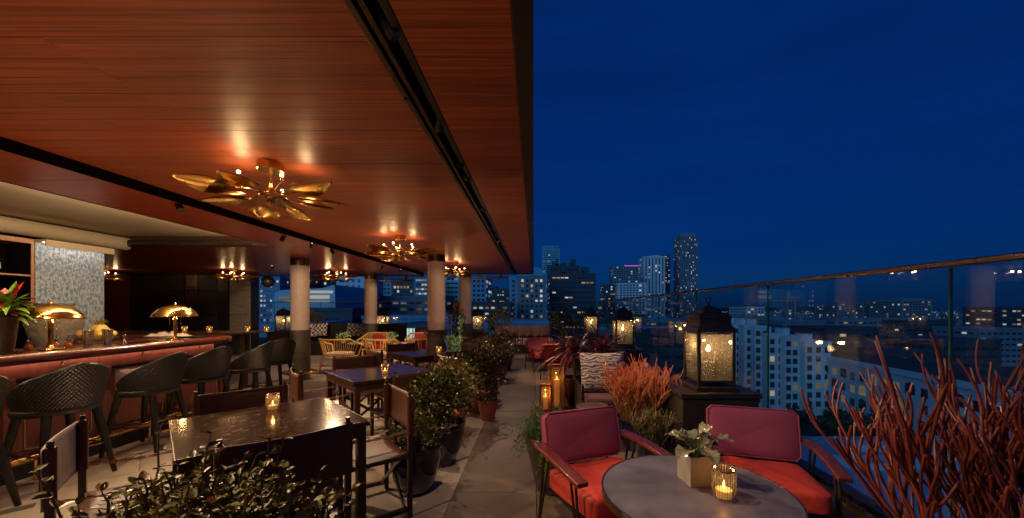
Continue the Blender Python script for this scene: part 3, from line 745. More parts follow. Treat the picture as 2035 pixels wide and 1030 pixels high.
# flower vase with bromeliads
vs_ = thing('flower_vase', 'tall grey vase of red and green tropical leaves at the near end of the bar', 'vase', (-4.50, 3.23, 1.071))
MB().lathe([(.045, 0), (.05, .01), (.075, .28), (.085, .31), (.08, .315)], 24).build('vase', M['bronze'], vs_)
M['leaftrop'] = mat('lime_leaf', (.16, .30, .03), .25, var=.5, scale=20); M['bract'] = mat('red_bract', (.55, .02, .015), .3, var=.3)
r = random.Random(11)
for k in range(64):
    a = r.uniform(0, 6.28); el = r.uniform(.05, 1.25); L = r.uniform(.12, .21); hgt = r.uniform(.30, .44)
    w = r.uniform(.022, .036); rr0 = .02; red = k % 3 == 0
    def fn(u, v, a=a, el=el, L=L, hgt=hgt, w=w):
        hw = w * math.sin(math.pi * min(.97, .12 + .88 * u)) ; x = rr0 + u * L * math.cos(el) ; z = hgt + u * L * math.sin(el) - .10 * u * u * (1.2 - el)
        yy = (v - .5) * 2 * hw; z += abs(yy) * .4
        return (x * math.cos(a) - yy * math.sin(a), x * math.sin(a) + yy * math.cos(a), z)
    MB().grid(fn, 6, 2).build('leaf', M['bract'] if red else M['leaftrop'], vs_)
# bitters bottles and jars
def bitters(loc, label):
    t = thing('dasher_bottle', label, 'bottle', loc, 0, 'small bitters bottles by the first lamp')
    MB().lathe([(.024, 0), (.03, .006), (.028, .025), (.016, .05), (.011, .062), (.012, .068)], 18).build('body', M['cupglass'], t)
    MB().lathe([(.022, .003), (.027, .008), (.025, .024), (.016, .04), (.001, .041)], 16).build('liquid', mat('amber_liquid', (.25, .07, .01), .1), t)
    MB().lathe([(.013, .068), (.013, .082), (.005, .088), (.0025, .115), (.0015, .125)], 10).build('dasher_top', M['chrome'], t)
    return t
b0 = bitters((-4.66, 3.50, 1.071), 'small glass bitters bottle left of the first brass lamp')
for (x, y, l) in ((-4.66, 3.66, 'small glass bitters bottle just right of the first lamp stem'), (-4.70, 3.74, 'small glass bitters bottle behind the first brass lamp'), (-4.62, 3.77, 'rightmost small bitters bottle, next to the steel shakers')): dup(b0, (x, y, 1.071), .5, l)
def shaker(loc, label):
    t = thing('shaker_tin', label, 'shaker', loc, 0, 'steel shaker tins on the bar')
    MB().lathe([(.028, .0), (.030, .002), (.044, .155), (.046, .158), (.044, .16), (.042, .155), (.03, .01), (.0001, .008)], 28).build('tin', M['chrome'], t)
    return t
s0 = shaker((-4.60, 3.92, 1.071), 'tall steel shaker tin closest to the bitters bottles')
dup(s0, (-4.60, 4.10, 1.071), 0, 'tall steel shaker tin beside the small jigger')
jg = thing('jigger', 'small steel double jigger beside the shaker tins', 'jigger', (-4.57, 4.24, 1.071))
MB().lathe([(.022, 0), (.006, .045), (.005, .05), (.018, .09), (.017, .09), (.004, .052)], 20).build('cup', M['chrome'], jg)
# fruit basket
fb = thing('fruit_basket', 'black wire basket raised on a stand inside the bar', 'basket', (-5.12, 4.45, .931))
wr = MB()
for k in range(28):
    a = 2 * math.pi * k / 28; c, s = math.cos(a), math.sin(a); wr.tube([(c * .09, s * .09, .11), (c * .15, s * .15, .14), (c * .19, s * .19, .215)], .0018, 4)
for (rr, z) in ((.09, .11), (.15, .14), (.175, .18), (.19, .215)): wr.tube([(rr * math.cos(R(a)), rr * math.sin(R(a)), z) for a in range(0, 360, 15)], .003, 5, closed=True)
wr.build('wire_bowl', M['bronze'], fb)
st = MB()
for k in range(16): a = 2 * math.pi * k / 16; st.cyl((math.cos(a) * .1, math.sin(a) * .1, 0), (math.cos(a) * .1, math.sin(a) * .1, .11), .002, n=4)
for z in (.004, .11): st.tube([(.1 * math.cos(R(a)), .1 * math.sin(R(a)), z) for a in range(0, 360, 15)], .003, 5, closed=True)
st.build('stand', M['black'], fb)
pa = thing('pineapple', 'pineapple with a spiky crown lying in the wire fruit basket', 'pineapple', (-5.10, 4.46, 1.18))
g = MB(); g.ball((0, 0, 0), .085, 24, 16, 1.15); o = g.build('fruit', M['pine'], pa); o.rotation_euler = (R(12), R(18), 0)
cr = MB()
for k in range(34):
    a = k * 2.4; rr = .012 + .022 * (k / 34); L = .05 + .055 * (1 - k / 34); el = R(80 - 50 * k / 34)
    p0 = Vector((math.cos(a) * rr, math.sin(a) * rr, .075)); d = Vector((math.cos(a) * math.cos(el), math.sin(a) * math.cos(el), math.sin(el)))
    sd = Vector((-math.sin(a), math.cos(a), 0)) * .009; p1 = p0 + d * L * .6; p2 = p0 + d * L + Vector((math.cos(a), math.sin(a), -.3)) * .012
    cr.add([tuple(p0 - sd), tuple(p0 + sd), tuple(p1 + sd * .8), tuple(p1 - sd * .8), tuple(p2)], [(0, 1, 2, 3), (3, 2, 4)])
cr.build('crown', mat('pineapple_crown', (.22, .16, .04), .5, var=.4, scale=30), pa)
for (x, y, z, mt, lab, sx) in ((-5.26, 4.43, 1.155, 'mango', 'red and yellow mango at the near side of the fruit basket', 1.2), (-5.00, 4.40, 1.15, 'yellowfruit', 'yellow lemon at the right of the fruit basket', .9), (-5.02, 4.52, 1.155, 'yellowfruit', 'yellow lemon tucked behind the pineapple', .9)):
    t = tag(MB().ball((0, 0, 0), .05 * sx, 20, 14, .85).build('fruit', M[mt]), lab, 'fruit'); t.location = (x, y, z)
# clay urn on the back counter
bc = thing('back_counter', 'low dark counter under the patterned wall behind the bar', 'counter', (-6.15, 3.2, 0))
MB().box(-.15, .45, -2.2, 2.35, 0, .93).build('body', M['black'], bc); MB().box(-.15, .47, -2.2, 2.37, .932, .955).build('worktop', M['bartop'], bc)
ur = thing('clay_urn', 'rough textured clay urn on the back counter against the patterned wall', 'urn', (-5.95, 4.72, .956))
rs_ = random.Random(3)
def urn_fn(u, v):
    pr = [(.12, 0), (.15, .05), (.20, .16), (.235, .28), (.24, .36), (.22, .43), (.17, .48), (.155, .52), (.17, .56)]
    x = v * (len(pr) - 1); i = min(int(x), len(pr) - 2); f = x - i
    r = pr[i][0] * (1 - f) + pr[i + 1][0] * f; z = pr[i][1] * (1 - f) + pr[i + 1][1] * f
    r += rs_.uniform(-.006, .006) if 0 < u < 1 else 0
    return (r * math.cos(2 * math.pi * u), r * math.sin(2 * math.pi * u), z)
MB().grid(urn_fn, 60, 40).build('body', M['urn'], ur)
# back bar
bb = thing('patterned_wall', 'blue and cream toile papered wall panel behind the bar', 'wall', (-6.30, 5.0, 0))
MB().box(-.35, 0, -.20, .57, .956, 2.298).build('papered_panel', M['toile'], bb)
MB().box(-.35, .14, -.20, .58, 2.30, 2.33).box(.12, .14, -.20, .58, 2.245, 2.299).build('cornice', M['cream'], bb)
MB().box(.085, .11, -.19, .57, 2.290, 2.298).build('light_strip', emis('added_cornice_light', (1, .85, .68), 14, True), bb)  # hidden glowing strip added to brighten the papered panel
MB().box(-.35, -.02, -.20, .56, 0, .955).build('base_panel', M['black'], bb)
sh = thing('bottle_shelf', 'black open bottle cabinet with pale wood edges behind the bar', 'shelf', (-6.30, 3.4, .956))
for (n_, a, mt) in (('back_panel', (-.35, -.33, -1.8, 1.38, .0, 1.36), 'dark'), ('top_board', (-.35, .01, -1.8, 1.385, 1.31, 1.37), 'teak'), ('shelf_board', (-.33, 0, -1.8, 1.36, .90, .92), 'teak'), ('shelf_board', (-.33, 0, -1.8, 1.36, .42, .44), 'teak'), ('side_board', (-.35, 0, 1.362, 1.38, 0, 1.308), 'dark'), ('face_strip', (.0005, .010, 1.355, 1.385, 0, 1.308), 'teak')):
    MB().box(*a).build(n_, M[mt], sh, bevel=.003)
def bottle(loc, label, h=.28, band=None):
    t = thing('bottle', label, 'bottle', loc, 0, 'bottles on the back shelves')
    MB().lathe([(.036, 0), (.038, .006), (.038, h * .58), (.03, h * .68), (.013, h * .78), (.013, h * .97), (.015, h * .97), (.015, h)], 18).build('glass', M['bottle'], t)
    MB().lathe([(.0385, h * .2), (.0385, h * .45)], 18, caps=False).build('paper_label', band or M['whitepaper'], t)
    return t
bt = bottle((-6.40, 4.02, 1.878), 'dark wine bottle with a cream label, topmost shelf by the frame')
redl = mat('red_label', (.5, .06, .05), .5)
lab = ['squat bottle with a gold reflection beside the shelf edge', 'wine bottle on the top shelf further along', 'dark bottle on the top shelf near the picture edge', 'bottle with a pink label on the middle shelf', 'dark bottle standing in shade on the middle shelf', 'dark bottle at the middle shelf near the flowers', 'glass bottle on the back counter under the shelf', 'tall bottle on the counter next to the amber light', 'bottle on the counter behind the vase']
for (x, y, z, l) in ((-6.38, 4.50, 1.878, 0), (-6.45, 4.25, 1.878, 1), (-6.42, 3.85, 1.878, 2), (-6.40, 4.62, 1.398, 3), (-6.42, 4.40, 1.398, 4), (-6.4, 4.18, 1.398, 5), (-6.2, 4.28, .958, 6), (-6.22, 4.42, .958, 7), (-6.2, 4.14, .958, 8)):
    c = dup(bt, (x, y, z), .4 * l, lab[l])
    if l == 3:
        for kk in kids(c):
            if kk.name.startswith('paper'): kk.data = kk.data.copy(); kk.data.materials[0] = redl
# board with something pale on the far bar leg
bd = thing('napkin_roll', 'rumpled speckled cloth lying on the far leg of the bar', 'cloth', (-4.95, 5.15, 1.079))
bd2 = MB().grid(lambda u, v: ((u - .5) * .55, (v - .5) * .14, .002 + .045 * math.sin(math.pi * u) ** .5 * math.sin(math.pi * v) * (1 + .4 * math.sin(u * 23) + .3 * math.sin(v * 17 + u * 9))), 40, 10).build('cloth', M['cushcream'], bd)

# ================================================================== bar stools
def stool(loc, rz, label):
    t = thing('bar_stool', label, 'bar stool', loc, rz, 'black woven bar stools')
    A = R(118)
    def shell(rad_off, bump):
        def fn(u, v):
            th = -A + 2 * A * u
            k = abs(2 * u - 1)
            top = .70 + .29 * (1 - k ** 1.35)
            z = .635 + v * (top - .635)
            r = .215 + .06 * v * (.3 + .7 * (1 - k)) + rad_off
            if bump:
                a = int(u * 84) ; b = int((z - .635) / .0165)
                s = math.sin(math.pi * (u * 84 - a)) * math.sin(math.pi * ((z - .635) / .0165 - b))
                r += .0045 * (1 if (a + b) % 2 else -.5) * s
            r *= 1 + .06 * math.cos(th)
            return (r * math.sin(th) * 1.08, -r * math.cos(th), z)
        return fn
    MB().grid(shell(.012, True), 252, 60).build('woven_back', M['wicker'], t)
    MB().grid(shell(-.012, False), 40, 8).build('inner_back', M['seatblack'], t)
    rim = [shell(0, False)(i / 48, 1) for i in range(49)]
    MB().tube(rim, .015, 8).build('rim', M['wicker'], t)
    band = MB().grid(lambda u, v: ((  .229 + .006 * math.sin(math.pi * v)) * math.sin(-A + 2 * A * u) * 1.08, -(  .229 + .006 * math.sin(math.pi * v)) * math.cos(-A + 2 * A * u), .585 + v * .055), 48, 4).build('seat_band', M['stoolwood'], t, solid=.006)
    MB().lathe([(.0001, .585), (.19, .595), (.212, .60), (.22, .635), (.215, .665), (.18, .685), (.0001, .69)], 32).build('seat', M['seatblack'], t)
    for sx in (-1, 1):
        for sy in (-1, 1):
            MB().tube([(sx * .15, sy * .15, .60), (sx * .19, sy * .20, .30), (sx * .225, sy * .245, .0)], [.030, .026, .017], 12).build('leg', M['stoolwood'], t)
    sr = MB(); q = [(.195, .205), (-.195, .205), (-.195, -.205), (.195, -.205)]
    for i in range(4): sr.cyl((*q[i], .27), (*q[(i + 1) % 4], .27), .008, n=8)
    sr.build('footrest', M['bronze'], t)
    return t
st0 = stool((-4.02, 2.55, 0), R(96), 'black woven bar stool nearest the camera, cut off at the picture edge')
for (x, y, a, l) in [(-4.03, 3.22, 80, 'second black woven bar stool, in front of the first brass lamp'), (-4.00, 3.95, 97, 'third black woven bar stool along the bar, left of the granite table'), (-4.04, 4.62, 84, 'fourth black woven bar stool, below the second brass lamp'), (-3.98, 5.30, 100, 'fifth black woven bar stool, beside the rounded bar corner'), (-4.1, 6.0, 60, 'black woven bar stool past the bar corner, turned towards the column')]:
    dup(st0, (x, y, 0), R(a), l)

# high counter in front of the window
hc = thing('high_counter', 'long dark high counter running from the brass-ringed column towards the steel wall', 'counter', (-7.0, 6.95, 0))
MB().box(-3.2, 1.9, -.30, .30, 1.0, 1.035).build('tabletop', M['wooddark'], hc, bevel=.004)
for x in (-3.0, -1.3, .3, 1.7): MB().box(x - .04, x + .04, -.04, .04, .03, .998).box(x - .05, x + .05, -.25, .25, 0, .03).build('leg', M['wooddark'], hc)
MB().box(-3.1, 1.8, -.01, .01, .6, .998).build('modesty_panel', M['black'], hc)

def votive(loc, label, s=1.0, hero=False):
    t = thing('votive_candle', label, 'candle', loc, 0, 'candles burning in ribbed glass cups')
    n = 56
    def fn(u, v):
        pr = [(.030, 0), (.036, .012), (.041, .04), (.041, .085), (.038, .105)]
        x = v * 4; i = min(int(x), 3); f = x - i
        r = (pr[i][0] * (1 - f) + pr[i + 1][0] * f) * (1 + (.035 if int(u * n + .5) % 2 else -.02)); z = pr[i][1] * (1 - f) + pr[i + 1][1] * f
        return (s * r * math.cos(2 * math.pi * u), s * r * math.sin(2 * math.pi * u), z * s)
    MB().grid(fn, n, 12).build('cup', M['cupglass'], t)
    rb = MB()
    for k in range(28):
        a = 2 * math.pi * k / 28; rb.tube([(s * .0365 * math.cos(a), s * .0365 * math.sin(a), .012 * s), (s * .0415 * math.cos(a), s * .0415 * math.sin(a), .045 * s), (s * .0415 * math.cos(a), s * .0415 * math.sin(a), .085 * s), (s * .0385 * math.cos(a), s * .0385 * math.sin(a), .104 * s)], .0012 * s, 4, False)
    rb.tube([(s * .0385 * math.cos(R(a)), s * .0385 * math.sin(R(a)), .105 * s) for a in range(0, 360, 15)], .002 * s, 5, closed=True)
    rb.build('rib', M['bronze'], t)
    MB().lathe([(.0001, .004), (.028, .004), (.028, .030), (.0001, .032)], 16, (0, 0, 0)).build('candle', M['wax'], t)
    MB().lathe([(.0001, .032), (.0045, .038), (.005, .044), (.003, .054), (.0001, .064)], 10).build('flame', M['flame'], t)
    if s != 1:
        pass
    point_light('flame_light', t, (0, 0, .075), .35, (1, .50, .16), .01)
    return t
v0 = votive((-1.80, 2.62, .756), 'lit candle in a ribbed glass cup on the nearest granite table')
VOT = [((.70, 1.40, .756), 'lit candle in a ribbed glass cup on the round table beside the square planter'), ((-1.60, 4.08, .756), 'lit candle in a glass cup on the second granite table reflecting the sky'), ((-1.5, 6.0, .756), 'lit candle in a glass cup on the third granite table'),
       ((-6.05, 6.85, 1.036), 'tea light on the high counter, furthest along towards the column'), ((-6.5, 6.9, 1.036), 'tea light on the high counter, second from the column'), ((-5.85, 6.8, 1.036), 'tea light at the column end of the high counter'), ((-6.75, 6.85, 1.036), 'tea light on the high counter in front of the brown wall panel')]
VOT = [((.70, 1.40, .756), 'lit candle in a ribbed glass cup on the round table beside the square planter'), ((-1.60, 4.08, .756), 'lit candle in a glass cup on the second granite table reflecting the sky'), ((-1.5, 6.0, .756), 'lit candle in a glass cup on the third granite table'),
       ((-4.90 - 1.4, 6.85, 1.036), 'tea light in front of the brown wall panel on the high counter'), ((-5.85, 6.85, 1.036), 'tea light on the high counter against the black wall gap'), ((-5.16, 6.85, 1.036), 'tea light on the high counter at the window edge'), ((-4.82 - .0, 6.85, 1.036), 'tea light on the high counter nearest the brass-ringed column')]
for p, l in VOT: dup(v0, p, .3, l)
# ================================================================== granite tables
def sq_table(loc, label, rz=R(45)):
    t = thing('granite_table', label, 'table', loc, rz, 'square granite tables')
    h = .44
    MB().box(-h, h, -h, h, .726, .752).build('tabletop', M['granite'], t, bevel=.003)
    MB().box(-h - .004, h + .004, -h - .004, -h - .0005, .722, .7535).box(-h - .004, h + .004, h + .0005, h + .004, .722, .7535).box(-h - .004, -h - .0005, -h - .0004, h + .0004, .722, .7535).box(h + .0005, h + .004, -h - .0004, h + .0004, .722, .7535).build('metal_edge', M['bronze'], t)
    e = h - .012
    a = MB()
    for (x0, x1, y0, y1) in ((-e + .05, e - .05, -e, -e + .02), (-e + .05, e - .05, e - .02, e), (-e, -e + .02, -e + .05, e - .05), (e - .02, e, -e + .05, e - .05)): a.box(x0, x1, y0, y1, .655, .724)
    a.build('apron', M['wooddark'], t)
    for sx in (-1, 1):
        for sy in (-1, 1):
            x, y = sx * (e - .025), sy * (e - .025)
            MB().box(x - .025, x + .025, y - .025, y + .025, 0, .724).build('leg', M['wooddark'], t, bevel=.003)
    return t
t1 = sq_table((-1.65, 2.37, 0), 'nearest square brown granite table with dark wooden legs')
TB = [(-1.65, 2.37), (-1.70, 4.22), (-1.72, 6.10), (-1.0, 7.0)]
dup(t1, (-1.70, 4.22, 0), R(45), 'second square granite table, mirroring the blue sky')
dup(t1, (-1.72, 6.10, 0), R(45), 'third square granite table, in front of the column with the ledge')

# ================================================================== director chairs
def sling(mb, x0, x1, y0, y1, z0, z1, bulge, axis='back', nu=14, nv=8):
    if axis == 'back': f = lambda u, v: (x0 + (x1 - x0) * u, y0 - bulge * math.sin(math.pi * u) * (.6 + .4 * v), z0 + (z1 - z0) * v - .006 * math.sin(math.pi * u) * v)
    else: f = lambda u, v: (x0 + (x1 - x0) * u, y0 + (y1 - y0) * v, z0 - bulge * math.sin(math.pi * u) ** .8 - .012 * math.sin(math.pi * v))
    return mb.grid(f, nu, nv)
def director(loc, rz, label, back='leather'):
    t = thing('director_chair', label, 'chair', loc, rz, 'leather sling chairs round the granite tables')
    w, yb, yf = .265, -.22, .22
    for s in (-1, 1):
        MB().box(s * w - .015, s * w + .015, yb - .015, yb + .015, .0, .845).build('rear_post', M['wooddark'], t, bevel=.003)
        MB().cyl((s * w, yb, .846), (s * w, yb, .872), .012, n=10).build('post_cap', M['bronze'], t)
        MB().box(s * w - .014, s * w + .014, yf - .014, yf + .014, .0, .61).build('front_post', M['wooddark'], t, bevel=.003)
        MB().bar((s * w, yb + .016, .43), (s * w, yf - .015, .43), .028, .03).build('side_rail', M['wooddark'], t)
        MB().bar((s * w, yb + .016, .06), (s * w, yf - .015, .06), .026, .026).build('floor_rail', M['wooddark'], t)
        rp = MB()
        for q in range(2):
            pts = []
            for i in range(40):
                f = i / 39; a = f * 22 + q * math.pi
                pts.append((s * (w + .0) + .005 * math.cos(a), yb + .01 + f * (yf - yb - .02), .60 - .012 * math.sin(math.pi * f) + .005 * math.sin(a)))
            rp.tube(pts, .004, 5)
        rp.build('twisted_arm', M['rope'], t)
    for y in (yb + .03, yf - .03):
        MB().bar((-w + .02, y, .07), (w - .02, y, .43), .026, .014, (0, 1, 0)).build('cross_brace', M['wooddark'], t)
        MB().bar((w - .02, y + .016, .07), (-w + .02, y + .016, .43), .026, .014, (0, 1, 0)).build('cross_brace', M['wooddark'], t)
    sling(MB(), -w - .018, w + .018, yb - .019, 0, .575, .842, .022).build('back_sling', M[back], t, solid=.007)
    for s in (-1, 1): MB().tube([(s * w, yb, .577), (s * w, yb, .84)], .021, 14, False).build('sling_sleeve', M[back], t)
    sling(MB(), -w, w, yb + .01, yf + .02, .452, 0, .028, 'seat').build('seat_sling', M[back], t, solid=.006)
    return t
dc = director((-2.11, 2.0, 0), R(-50), 'leather sling chair with a greyish lit back, left of the nearest table')
for k in kids(dc):
    if k.name.startswith('back_sling'):
        k.data = k.data.copy(); k.data.materials[0] = M['leatherlit']
d0 = director((-1.05, 2.83, 0), R(141), 'brown leather sling chair at the right corner of the nearest table, beside the blue pot')
def face(x, y, tx, ty): return math.atan2(ty - y, tx - x) - R(90)
def dch(x, y, ti, l, rz=None):
    dup(d0, (x, y, 0), face(x, y, *TB[ti]) if rz is None else rz, l)
d0.location = (-1.20, 2.72, 0); d0.rotation_euler = (0, 0, face(-1.20, 2.72, *TB[0]))
dch(-1.34, 2.02, 0, 'dark leather sling chair seen from behind, at the front of the nearest table', R(42))
dch(-2.02, 2.68, 0, 'dark leather sling chair on the far left side of the nearest table', R(-136))
dch(-2.15, 3.86, 1, 'brown sling chair on the left of the second table, its back towards the bar stools')
dch(-2.12, 4.70, 1, 'brown sling chair behind the second table, its low back below the rattan chairs')
dch(-1.28, 3.86, 1, 'dark sling chair in front of the second table, beside the leafy pots')
dch(-1.26, 4.66, 1, 'brown sling chair on the far right side of the second table')
dch(-2.14, 6.5, 2, 'brown sling chair on the far left side of the third table')
dch(-1.28, 6.52, 2, 'brown sling chair behind the third table, close to the ledge column')
dch(-1.24, 5.68, 2, 'sling chair in front of the third table with its metal arm towards the shrubs')
dch(-2.16, 5.70, 2, 'sling chair on the near left side of the third table')

# ================================================================== rattan lounge chairs
def rattan(loc, rz, label, cushion='cushcream', group='rattan spindle chairs'):
    t = thing('rattan_chair', label, 'chair', loc, rz, group)
    def U(z_back, z_front, hw, yb, yf, n=24):
        P = []
        for i in range(n + 1):
            f = i / n; a = math.pi * (-.0 + f)      # right front -> back -> left front
            x = hw * math.copysign(abs(math.cos(a)) ** .55, math.cos(a)); y = yf - (yf - yb) * math.sin(a) ** .62
            k = min(1, (yf - y) / (yf - yb) * 1.5); P.append((x, y, z_front + (z_back - z_front) * k ** 1.6))
        return P
    top = U(.76, .60, .40, -.34, .32); bot = U(.34, .34, .30, -.25, .26)
    MB().tube(top, .019, 8).build('top_rail', M['rattan'], t)
    MB().tube(bot + [bot[0]], .018, 8).build('seat_hoop', M['rattan'], t)
    sp = MB()
    for i in range(1, 24): sp.tube([bot[i], top[i]], .0075, 6, False)
    sp.build('spindle', M['rattan'], t, kind='stuff')
    for (x, y) in ((.28, .24), (-.28, .24), (.25, -.24), (-.25, -.24)):
        MB().tube([(x * 1.1, y * 1.1, 0), (x, y, .33)], .019, 8).build('leg', M['rattan'], t)
    for s in (-1, 1): MB().tube([(s * .39, .31, .60), (s * .31, .26, .34)], .019, 8).build('arm_post', M['rattan'], t)
    MB().tube([(.27, -.25, .17), (-.27, -.25, .17)], .012, 6).tube([(.29, .25, .17), (-.29, .25, .17)], .012, 6).build('stretcher', M['rattan'], t)
    sc_ = cushion_mesh(.54, .48, .085, .02, 7, 7).build('seat_cushion', M[cushion], t); sc_.location = (0, .02, .40)
    if cushion == 'cushred':
        b = cushion_mesh(.50, .30, .09, .02, 7, 9).build('back_cushion', M[cushion], t); b.location = (0, -.20, .60); b.rotation_euler = (R(-80), 0, 0)
    return t
rc1 = rattan((-4.50, 8.75, 0), R(-8), 'yellow rattan spindle chair seen from behind, next to the brass-ringed column')
dup(rc1, (-3.50, 8.75, 0), R(-4), 'yellow rattan spindle chair seen from behind, in front of the rear left column')
rc2 = rattan((-4.35, 10.55, 0), R(172), 'rattan chair with red cushions facing us, left pair beside the white flower pot', 'cushred')
dup(rc2, (-3.10, 10.55, 0), R(188), 'rattan chair with red cushions facing us, between the two middle columns')
dup(rc2, (-2.55, 8.95, 0), R(20), 'rattan chair with red cushion partly behind the ledge column')
dup(rc2, (-1.75, 9.4, 0), R(-30), 'rattan chair with red cushion behind the pale green upright plant')
dup(rc2, (-1.25, 9.2, 0), R(60), 'rattan chair with red cushion just left of the striped sofa')
def low_table(loc, label):
    t = thing('side_table', label, 'table', loc, 0, 'small pale round tables')
    MB().lathe([(.0001, .565), (.30, .565), (.31, .572), (.31, .585), (.30, .592), (.0001, .592)], 36).build('tabletop', M['pinkseat'] if 0 else M['concrete'], t)
    MB().cyl((0, 0, .02), (0, 0, .563), .03).lathe([(.0001, 0), (.2, 0), (.2, .015), (.03, .025)], 28).build('pedestal', M['black'], t)
    return t
lt = low_table((-4.40, 9.62, 0), 'small pale round table between the rattan chairs on the left')
dup(lt, (-3.25, 9.62, 0), 0, 'small pale round table between the rattan chairs on the right')
dup(lt, (.02, 10.4, 0), 0, 'small round table in front of the striped sofa')
def flower_pot(loc, label, seed):
    t = thing('potted_flower', label, 'plant', loc, 0)
    MB().lathe([(.045, 0), (.06, .09), (.055, .09), (.05, .07), (.0001, .07)], 20).build('pot', M['cushcream'], t)
    rs = np.random.RandomState(seed); p = rs.normal(size=(150, 3)) * (.055, .055, .04) + (0, 0, .16)
    leafy('foliage', 'sage', t, p, .05, .5, outward=(0, 0, .08), seed=seed, up=.4)
flower_pot((-4.78, 9.5, .593), 'white pot of pale leaves on the left rattan table', 3)
flower_pot((-3.6, 9.55, .593), 'white pot of pale leaves on the right rattan table', 4)

# ================================================================== pillows and sofas
def pillow(w, h, d, name, mt, parent=None, n=16):
    def fn(u, v):
        x, y = 2 * u - 1, 2 * v - 1
        pinch = 1 - .07 * (1 - x * x) - 0 ; pin2 = 1 - .07 * (1 - y * y)
        t = d * .5 * max(0, (1 - x ** 4) * (1 - y ** 4)) ** .5
        return (x * w / 2 * pin2, -t, y * h / 2 * pinch)
    def fb(u, v):
        p = fn(1 - u, v); return (p[0], -p[1], p[2])
    return MB().grid(fn, n, n).grid(fb, n, n).build(name, M[mt], parent)
sf = thing('striped_sofa', 'low striped sofa with a dark base in front of the far glass parapet', 'sofa', (-.36, 12.45, 0))
MB().box(-1.0, .98, -.33, .40, .0, .28).build('base', M['black'], sf)
for k in range(2): MB().box(-1.0 + k * .99, -.02 + k * .99, -.36, .38, .285, .50).build('seat_cushion', M['stripecloth'], sf, bevel=.04, seg=3)
MB().box(-1.0, .98, .385, .48, .28, .66).build('backrest', M['stripecloth'], sf, bevel=.03)
for k, x in enumerate((-1.14, -.88, -.63, -.37, -.12, .14, .39)):
    p = pillow(.40, .40, .20, 'sofa_pillow', 'cushbrown'); p.location = (x, 12.62 - .02 * (k % 2), .70); p.rotation_euler = (R(-16), R([6, -5, 8, -4, 3, -6, 4][k]), R([38, 30, 34, 26, 32, 24, 20][k]))
    tag(p, ['leftmost taupe pillow on the striped sofa, leaning in the corner', 'second taupe pillow from the left on the striped sofa', 'third taupe pillow from the left on the striped sofa', 'middle taupe pillow on the striped sofa', 'third taupe pillow from the right on the striped sofa', 'second taupe pillow from the right on the striped sofa', 'rightmost taupe pillow on the striped sofa'][k], 'pillow', 'pillows on the striped sofa')
bq = thing('banquette', 'long black banquette against the far glass between the two left columns', 'sofa', (-6.2, 12.1, 0))
MB().box(-1.7, 2.0, -.3, .35, 0, .42).build('seat', M['seatblack'], bq, bevel=.03); MB().box(-1.7, 2.0, .352, .5, 0, .98).build('backrest', M['seatblack'], bq, bevel=.03)
for k, (x, l) in enumerate([(-7.25, 'black and white checked pillow half behind the brass-ringed column'), (-6.85, 'black and white checked pillow on the banquette beside the column'), (-5.78, 'black and white checked pillow, left one of the right pair'), (-5.36, 'black and white checked pillow, right one of the right pair')]):
    p = pillow(.46, .44, .16, 'checked_pillow', 'checkcloth'); p.location = (x, 12.2, .78); p.rotation_euler = (R(-14), R(4 - 9 * (k % 2)), R(8 - 12 * (k % 2))); tag(p, l, 'pillow', 'checked pillows on the black banquette')
ps = thing('mauve_armchair', 'small mauve armchair near the far glass, left of the ledge column', 'chair', (-3.55, 12.2, 0))
MB().box(-.35, .35, -.3, .3, .12, .42).build('seat', M['cushpurple'], ps, bevel=.05, seg=3); MB().box(-.36, .36, .2, .34, .3, .84).build('backrest', M['cushpurple'], ps, bevel=.06, seg=3)
for s in (-1, 1): MB().cyl((s * .3, -.25, 0), (s * .3, -.25, .12), .02).cyl((s * .3, .25, 0), (s * .3, .25, .12), .02).build('leg', M['black'], ps)

# ================================================================== red lounge chairs with hairpin legs
def lounge(loc, rz, label, seat='redseat', back='backcloth'):
    t = thing('lounge_chair', label, 'chair', loc, rz, 'red lounge chairs with thin metal legs')
    s_ = cushion_mesh(.57, .56, .115, .022, 9, 3).build('seat_cushion', M[seat], t); s_.location = (0, .01, .362); s_.rotation_euler = (R(4), 0, 0)
    b = cushion_mesh(.57, .33, .068, .012, 9, 5, .0022).build('back_cushion', M[back], t); b.location = (0, -.29, .585); b.rotation_euler = (R(12 - 90), 0, 0)
    pi = MB(); hw, hh, r_ = .283, .163, .03
    P = [(hw - r_, hh), (-hw + r_, hh), (-hw, hh - r_), (-hw, -hh + r_), (-hw + r_, -hh), (hw - r_, -hh), (hw, -hh + r_), (hw, hh - r_)]
    for yy in (.034, -.034): pi.tube([(x, z, yy) for x, z in P], .0045, 6, closed=True)
    q = pi.build('piping', M[back], b)
    MB().box(-.27, .27, -.25, .26, .272, .298).build('seat_frame', M['black'], t)
    for s in (-1, 1):
        x = s * .325
        MB().grid(lambda u, v: (x - s * .035 + s * .07 * v + s * .012 * math.sin(math.pi * u), -.30 + .58 * u, .560 - .03 * u + .012 * math.sin(math.pi * u)), 12, 3).build('armrest', M['armwood'], t, solid=.026, bevel=.004)
        L = MB(); L.tube([(x, -.20, .545), (x, -.30, 0)], .008, 8); L.tube([(x, -.12, .545), (x, -.30, 0)], .008, 8)
        L.build('rear_leg', M['black'], t)
        L = MB(); L.tube([(x, .14, .530), (x, .27, 0)], .008, 8); L.tube([(x, .20, .530), (x, .27, 0)], .008, 8); L.build('front_leg', M['black'], t)
        MB().tube([(x, .15, .285), (s * .26, .15, .285)], .007, 6).tube([(x, -.22, .285), (s * .26, -.22, .285)], .007, 6).tube([(s * .2, -.24, .29), (s * .2, -.30, .44)], .008, 6).build('bracket', M['black'], t)
    return t
def fz(fx, fy): return math.atan2(fy, fx) - R(90)
